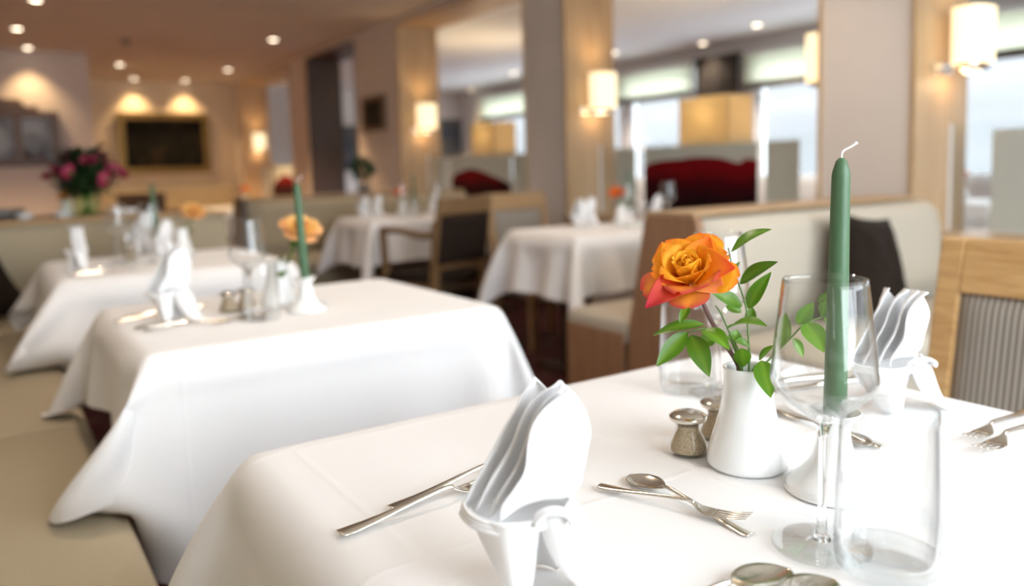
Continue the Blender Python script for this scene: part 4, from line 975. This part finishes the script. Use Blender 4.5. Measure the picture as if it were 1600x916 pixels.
S2 = [(0.673, 0.557, 0.795), (0.6775, 0.5615, 0.8532), (0.6904, 0.5541, 0.8624), (0.7117, 0.5534, 0.8741), (0.7251, 0.5462, 0.8883), (0.7362, 0.5403, 0.9001), (0.7531, 0.5301, 0.9081), (0.7606, 0.5256, 0.9115)]
S3 = [(0.666, 0.565, 0.795), (0.6685, 0.5675, 0.8535), (0.6577, 0.5659, 0.8824), (0.6482, 0.5683, 0.9004), (0.6466, 0.5776, 0.9185), (0.6498, 0.5883, 0.9252)]
S4 = [(0.6675, 0.5681, 0.8535), (0.6541, 0.5689, 0.8873), (0.6373, 0.5694, 0.8993), (0.6156, 0.5726, 0.9077), (0.6007, 0.582, 0.9036)]
sprig('tall green sprig rising right of the orange rose', [S1], [0, 1, 2, 3, 4, 5, 6, 13, 14, 15, 16, 25, 26], 2)
sprig('drooping green sprig below the orange rose, to the left', [S3, S4], [7, 8, 9, 10, 11, 12], 5)
sprig('green sprig reaching right behind the nearest wine glass', [S2], [17, 18, 19, 20, 21, 22, 23, 24], 9)

# ------------------------------------------------------------------ nearest table
V0 = vase('white vase holding the sharp orange rose, nearest', (.667, .559, T))
H0 = holder('white candle holder right of the nearest vase', (.680, .463, T))
C0 = candle('sharp green candle with white wick, nearest', (.680, .463, T+.0552), .272, (.012, -.006))
G0 = wine_glass('nearest wine glass, empty, in front of the green candle', (.569, .398, T))
U0 = tumbler('nearest tumbler, washed out by light at the bottom right', (.577, .345, T))
U1 = dup(U0, (.827, .803, T), label='tumbler behind the orange rose, left of its vase')
G1 = dup(G0, (.847, .762, T), label='wine glass directly behind the orange rose')
K0 = shaker('pepper shaker in front, left of the nearest vase', (.642, .622, T))
K1 = dup(K0, (.707, .636, T), label='shaker half hidden behind the nearest vase')
N0 = napkin('folded napkin in the foreground, nearest of all', (.330, .484, T), math.radians(-33.6), (.94, .94, .89))
N1 = dup(N0, (.962, .566, T), math.radians(-20), 'bright folded napkin right of the green candle, before the chair', scale=(1.12, 1.05, .86))
def ang(a, b): return math.atan2(b[1]-a[1], b[0]-a[0])
def lay(fn, tail, head, label, L=.195, z=T):
    """lay a piece of cutlery with its handle end at tail, pointing to head"""
    a = ang(tail, head); s = math.dist(tail, head)/L if L else 1
    c = (tail[0]+math.cos(a)*.098*s, tail[1]+math.sin(a)*.098*s, z); return fn, c, a, s, label
def place(proto, tail, head, label, z=T):
    a = ang(tail, head); s = math.dist(tail, head)/.195
    return dup(proto, (tail[0]+math.cos(a)*.098*s, tail[1]+math.sin(a)*.098*s, z), a, label, scale=s)
a = ang((.553, .470), (.557, .632)); SP0 = spoon('dessert spoon lying under the fork, left of the nearest vase', (.538+math.cos(a)*.081, .447+math.sin(a)*.081, T-.003), a, .83)
a = ang((.512, .629), (.564, .482)); FK0 = fork('dessert fork lying across the spoon, in front of the shakers', (.497+math.cos(a)*.08, .606+math.sin(a)*.08, T+.001), a, .80)
place(FK0, (.243, .664), (.433, .682), 'front fork, handle towards us, left of the foreground napkin')
place(FK0, (.303, .685), (.490, .713), 'back fork, handle half hidden, left of the foreground napkin')
place(SP0, (.320, .405), (.505, .382), 'large spoon at the bottom edge, farther of the two')
place(SP0, (.335, .368), (.519, .352), 'large spoon at the bottom edge, nearer of the two')
place(FK0, (1.081, .461), (.907, .449), 'fork at the right edge, farther of the two')
place(FK0, (1.064, .432), (.877, .423), 'fork at the right edge, nearer of the two')
place(FK0, (.822, .497), (.838, .652), 'fork behind the candle holder, tines behind the vase')
place(SP0, (.838, .655), (.808, .505), 'spoon behind the nearest tumbler and holder')
KN0 = knife('dark reflecting knife behind the nearest vase', (.965, .742, T), ang((.965, .742), (.86, .775)), .9)
dup(KN0, (.985, .700, T), ang((.985, .70), (.87, .735)), 'dark knife behind the nearest wine glass')

# ------------------------------------------------------------------ background roses
def small_rose(label, loc, top, colr, seed, lean=(0, 0), s=1.0):
    t = thing('rose', label, 'rose', loc, 0, 'single roses in bud vases'); R = random.Random(seed)
    parts = []; cols = []
    fh = Vector((-FW.x, -FW.y, 0)).normalized(); A = (Vector((lean[0], lean[1], .8))+fh*.45).normalized(); X = A.cross(Vector((0, 0, 1))).normalized(); Y = A.cross(X)
    C = Vector((lean[0]*top, lean[1]*top, top)); Mx = Matrix(((X.x, Y.x, A.x, C.x), (X.y, Y.y, A.y, C.y), (X.z, Y.z, A.z, C.z), (0, 0, 0, 1)))
    for li, (n, r0, L, Wd, a0, a1, cup, tc) in enumerate([(4, .002, .032, .010, 0, -.08, .5, .1), (5, .007, .036, .017, .15, .2, .4, .4), (6, .013, .040, .022, .55, .8, .25, .7), (5, .014, .042, .023, 1.0, 1.4, .15, .5)]):
        for k in range(n):
            vf, tv = petal_mesh(2*PI*k/n+li*.6+R.uniform(-.2, .2), r0*s, L*s, Wd*s, a0, a1, cup, tc, seed*10+li*3+k); parts.append(xf(vf, Mx))
            c = colr[min(li, len(colr)-1)]; cols += [mixc(c, colr[-1], (q-.5)*1.2) for ss, q in tv]
    o = obj('bloom', join(*parts), 'petal', t); set_tint(o, cols)
    st = spline([(0, 0, .035), (lean[0]*top*.3, lean[1]*top*.3, top*.5), tuple(C)], 5); obj('stem', tube(st, .0028, 7), 'green_stem', t)
    for k in range(5):
        p = Vector(st[4+k % 5+1]) if k < 4 else Vector(st[-3]); an = R.uniform(0, 2*PI); e = p+Vector((math.cos(an)*.05, math.sin(an)*.05, R.uniform(-.02, .03)))
        vf, tv = leaf_mesh(p, e, .022, (0, 0, 1), .2, .1); o = obj('leaf', vf, 'leaf', t); set_tint(o, [(.07, .17, .015)]*len(tv))
    return t
YEL = [(.85,.30,.2), (.95,.62,.19), (.95,.68,.22), (.93,.50,.22)]; ORA = [(.95,.38,.05), (.92,.30,.03), (.9,.24,.03), (.85,.19,.03)]
def setting(name_tbl, ctr, items): pass
# ------------------------------------------------------------------ middle table of the left row
dup(V0, (.595, 1.965, T), label='white vase with a yellow pink rose on the middle table')
small_rose('yellow and pink rose behind the candle on the middle table', (.595, 1.965, T), .178, YEL, 3, (.30, -.16), 1.05)
dup(H0, (.624, 1.844, T), label='white candle holder on the middle table'); candle('green candle on the middle table, in front of the yellow rose', (.624, 1.844, T+.0552), .25, (-.028, .022))
dup(G0, (.492, 1.842, T), label='wine glass on the middle table'); dup(U0, (.505, 1.795, T), label='tumbler in front of the wine glass on the middle table')
dup(K0, (.47, 1.955, T), label='left shaker of the pair on the middle table'); dup(K0, (.52, 1.985, T), label='right shaker of the pair on the middle table')
dup(N0, (.335, 1.915, T), math.radians(-15), 'folded napkin on the middle table, left of its wine glass', scale=.94)
place(FK0, (.262, 1.83), (.452, 1.80), 'nearest piece of cutlery on the middle table, before the napkin')
dup(KN0, (.36, 1.86, T), ang((0, 0), (1, -.11)), 'knife beside the napkin on the middle table', scale=1.0)
place(FK0, (.225, 1.99), (.415, 2.00), 'fork behind the napkin on the middle table, farther left')
place(FK0, (.25, 2.03), (.44, 2.045), 'fork behind the napkin on the middle table, farther back')
place(SP0, (.47, 1.80), (.50, 1.95), 'dessert spoon behind the tumbler on the middle table')
# ------------------------------------------------------------------ third table of the left row
dup(V0, (.69, 3.60, T), label='white vase with a yellow rose on the third table')
small_rose('yellow rose beside the candle on the third table', (.70, 3.66, T), .165, YEL, 5, (.28, -.2), 1.05)
dup(H0, (.648, 3.60, T), label='white candle holder on the third table').location = (.60, 3.66, T)
candle('green candle standing on the third table', (.60, 3.66, T+.0552), .245, (-.02, .01))
dup(G0, (.42, 3.42, T), label='wine glass on the third table, left'); dup(G0, (.52, 3.30, T), label='wine glass on the third table, right')
dup(U0, (.43, 3.30, T), label='tumbler on the third table'); dup(K0, (.47, 3.50, T), label='shaker on the third table')
dup(N0, (.262, 3.26, T), math.radians(-120), 'folded napkin at the left end of the third table', scale=.9)
dup(N0, (.60, 3.52, T), math.radians(-40), 'folded napkin in the middle of the third table', scale=.85)
dup(N0, (.545, 3.69, T), math.radians(-20), 'tall folded napkin at the back of the third table', scale=1.02)
place(FK0, (.22, 3.12), (.41, 3.13), 'fork in front of the napkin on the third table'); dup(KN0, (.33, 3.09, T), 0, 'knife in front of the napkin on the third table', scale=1.0)
# ------------------------------------------------------------------ booth tables
def booth_table(x, y, word, tall):
    dup(N0, (x-.34, y+.04, T), math.radians(-10), 'folded napkin at the left end of the table %s' % word, scale=.86)
    dup(N0, (x-.20, y+.14, T), math.radians(-60), 'folded napkin farther back on the table %s' % word, scale=.86)
    dup(N0, (x+.22, y+.06, T), math.radians(-80), 'folded napkin at the right on the table %s' % word, scale=.86)
    dup(V0, (x-.02, y+.08, T), label='white vase on the table %s' % word); small_rose('small orange rose on the table %s' % word, (x-.02, y+.08, T), .165, ORA, int(x*100), (-.1, .05), .95)
    dup(H0, (x+.10, y+.14, T), label='candle holder on the table %s' % word); candle('dark green candle on the table %s' % word, (x+.10, y+.14, T+.0552), .245)
    dup(G0, (x-.10, y-.06, T), label='wine glass left on the table %s' % word); dup(G0, (x+.16, y-.10, T), label='wine glass right on the table %s' % word)
    dup(U0, (x-.05, y-.13, T), label='tumbler on the table %s' % word); dup(K0, (x+.05, y-.06, T), label='shaker on the table %s' % word)
booth_table(2.93, 3.235, 'before the wide poppy screen', 0); booth_table(2.56, 5.20, 'beside the dark armchair', 0)
# far and beyond
dup(V0, (2.28, 8.5, T), label='tiny white vase on the distant table'); small_rose('tiny orange rose on the distant table', (2.28, 8.5, T), .17, ORA, 21)
dup(V0, (5.80, 2.95, T), label='white vase in the room beyond'); small_rose('orange rose in the room beyond, at the right edge', (5.80, 2.95, T), .19, ORA, 23, (-.15, .05))
dup(N0, (5.95, 2.75, T), 0, 'folded napkin in the room beyond', scale=1.1)
# ------------------------------------------------------------------ sideboard: pink roses, bowls and lights
ZS = .8955
t = thing('glass_vase', 'tall clear vase with green stems holding the pink roses', 'vase', (.425, 4.48, ZS))
pr = [tuple(p) for p in spline([(.0006, .004), (.050, .004), (.056, .01), (.062, .08), (.074, .15), (.085, .18)], 4)]
obj('glass_wall', lathe(pr, 36), 'vase_glass', t)
stuff = []; R = random.Random(12); heads = []
for k in range(11):
    a = 2.4*k; r = .03+.135*math.sqrt((k+.5)/11); h = .295-3.0*(r-.03)**1.6+R.uniform(-.02, .02); heads.append((r*math.cos(a)*1.12, r*math.sin(a)*.9-.05, h))
obj('stem_bundle', join(*[tube(spline([(-x*.18, -y*.18, .01), (x*.12, y*.12, .10), (x*.5, y*.5, .2), (x, y, h)], 4), .004, 6) for x, y, h in heads]), 'green_stem', t, kind='stuff')
lv = []
for k in range(430):
    a = R.uniform(0, 2*PI); z = R.uniform(.14, .345); r = R.uniform(.03, .19)*math.sqrt(max(.1, 1-((z-.235)/.125)**2)); b = Vector((r*.6*math.cos(a), r*.6*math.sin(a), z-.03)); e = b+Vector((math.cos(a)*.075, math.sin(a)*.075, R.uniform(-.04, .06)))
    lv.append(leaf_mesh(b, e, .036, (0, 0, 1), .2, .1, 4)[0])
o = obj('foliage', join(*lv), 'dark_leaf', None, loc=(.425, 4.48, ZS)); tag(o, 'dark green foliage around the pink roses in the tall vase', 'foliage', kind='stuff')
proto = None; heads.sort(key=lambda q: q[0]*.83-q[1]*.55); ORD = 'leftmost,second,third,fourth,fifth,sixth,seventh,eighth,ninth,tenth,rightmost'.split(',')
for k, (x, y, h) in enumerate(heads):
    lab = '%s pink rose%s in the bouquet on the sideboard' % (ORD[k], '' if k in (0, 10) else ' from the left')
    if proto is None:
        proto = thing('pink_rose', lab, 'rose', (.425+x, 4.48+y, ZS+h), 0, 'pink roses in the tall vase')
        ps = []
        for li, (n, r0, L, Wd, a0, a1) in enumerate([(4, .002, .03, .011, 0, -.05), (5, .009, .034, .018, .25, .3), (5, .013, .034, .021, .8, 1.1)]):
            for j in range(n): ps.append(petal_mesh(2*PI*j/n+li*.6, r0, L, Wd, a0, a1, .35, .4, li*5+j)[0])
        obj('bloom', join(*ps), 'pink_petal', proto); obj('calyx', lathe([(.001, -.012), (.006, -.006), (.009, .002)], 10), 'green_stem', proto)
    else:
        dup(proto, (.425+x, 4.48+y, ZS+h), rot=(R.uniform(-.4, .4)-y*2.5+.6, R.uniform(-.4, .4)+x*2.5, k), label=lab)
for k, (x, y, lab) in enumerate([(.155, 4.46, 'small lit white tea light left of the pink roses'), (.315, 4.46, 'small white tea light just left of the tall rose vase'), (.56, 4.48, 'white tea light right of the tall rose vase'), (.62, 4.5, 'white tea light at the right end of the sideboard')]):
    t = thing('tea_light', lab, 'tea light', (x, y, ZS)); obj('bowl', lathe([(.001, 0), (.022, 0), (.034, .012), (.038, .03), (.035, .03), (.03, .012), (.001, .006)], 28), 'porcelain', t); obj('wax', lathe([(.001, .02), (.031, .019)], 20), 'wax_white', t)
t = thing('serving_bowl', 'wide shallow grey bowl at the left end of the sideboard', 'bowl', (.04, 4.52, ZS)); obj('bowl', lathe([(.001, 0), (.05, 0), (.10, .02), (.13, .05), (.126, .05), (.095, .025), (.001, .008)], 36), 'grey_shell', t); obj('rim', lathe([(.126, .049), (.130, .052), (.131, .048)], 36), 'steel', t)
dup(small_rose('small yellow rose on the sideboard, left of the tall vase', (.345, 4.60, ZS), .10, YEL, 31, (0, 0), .8), None)if False else small_rose('small yellow rose on the sideboard, left of the tall vase', (.345, 4.60, ZS), .10, YEL, 31, (0, 0), .8)
dup(V0, (.345, 4.60, ZS), label='small white vase on the sideboard', scale=.75)
# potted ball of foliage on the far booth
t = thing('potted_plant', 'round dark green potted plant on the far booth ledge', 'plant', (2.70, 6.345, .9005))
obj('pot', lathe([(.001, 0), (.05, 0), (.062, .075), (.056, .075), (.05, .06), (.001, .055)], 28), 'grey_shell', t)
obj('stem', tube([(0, 0, .05), (.004, 0, .12)], .008, 8), 'rose_stem', t)
lv = []
for k in range(260):
    d = Vector((R.gauss(0, 1), R.gauss(0, 1), R.gauss(0, 1))).normalized(); b = d*R.uniform(.03, .095)+Vector((0, 0, .20)); e = b+d*.035+Vector((R.uniform(-.03, .03), R.uniform(-.03, .03), 0)); lv.append(leaf_mesh(b, e, .022, (d.y, -d.x, .3), .2, .1, 4)[0])
obj('leaf_ball', join(*lv), 'dark_leaf', t, kind='stuff')
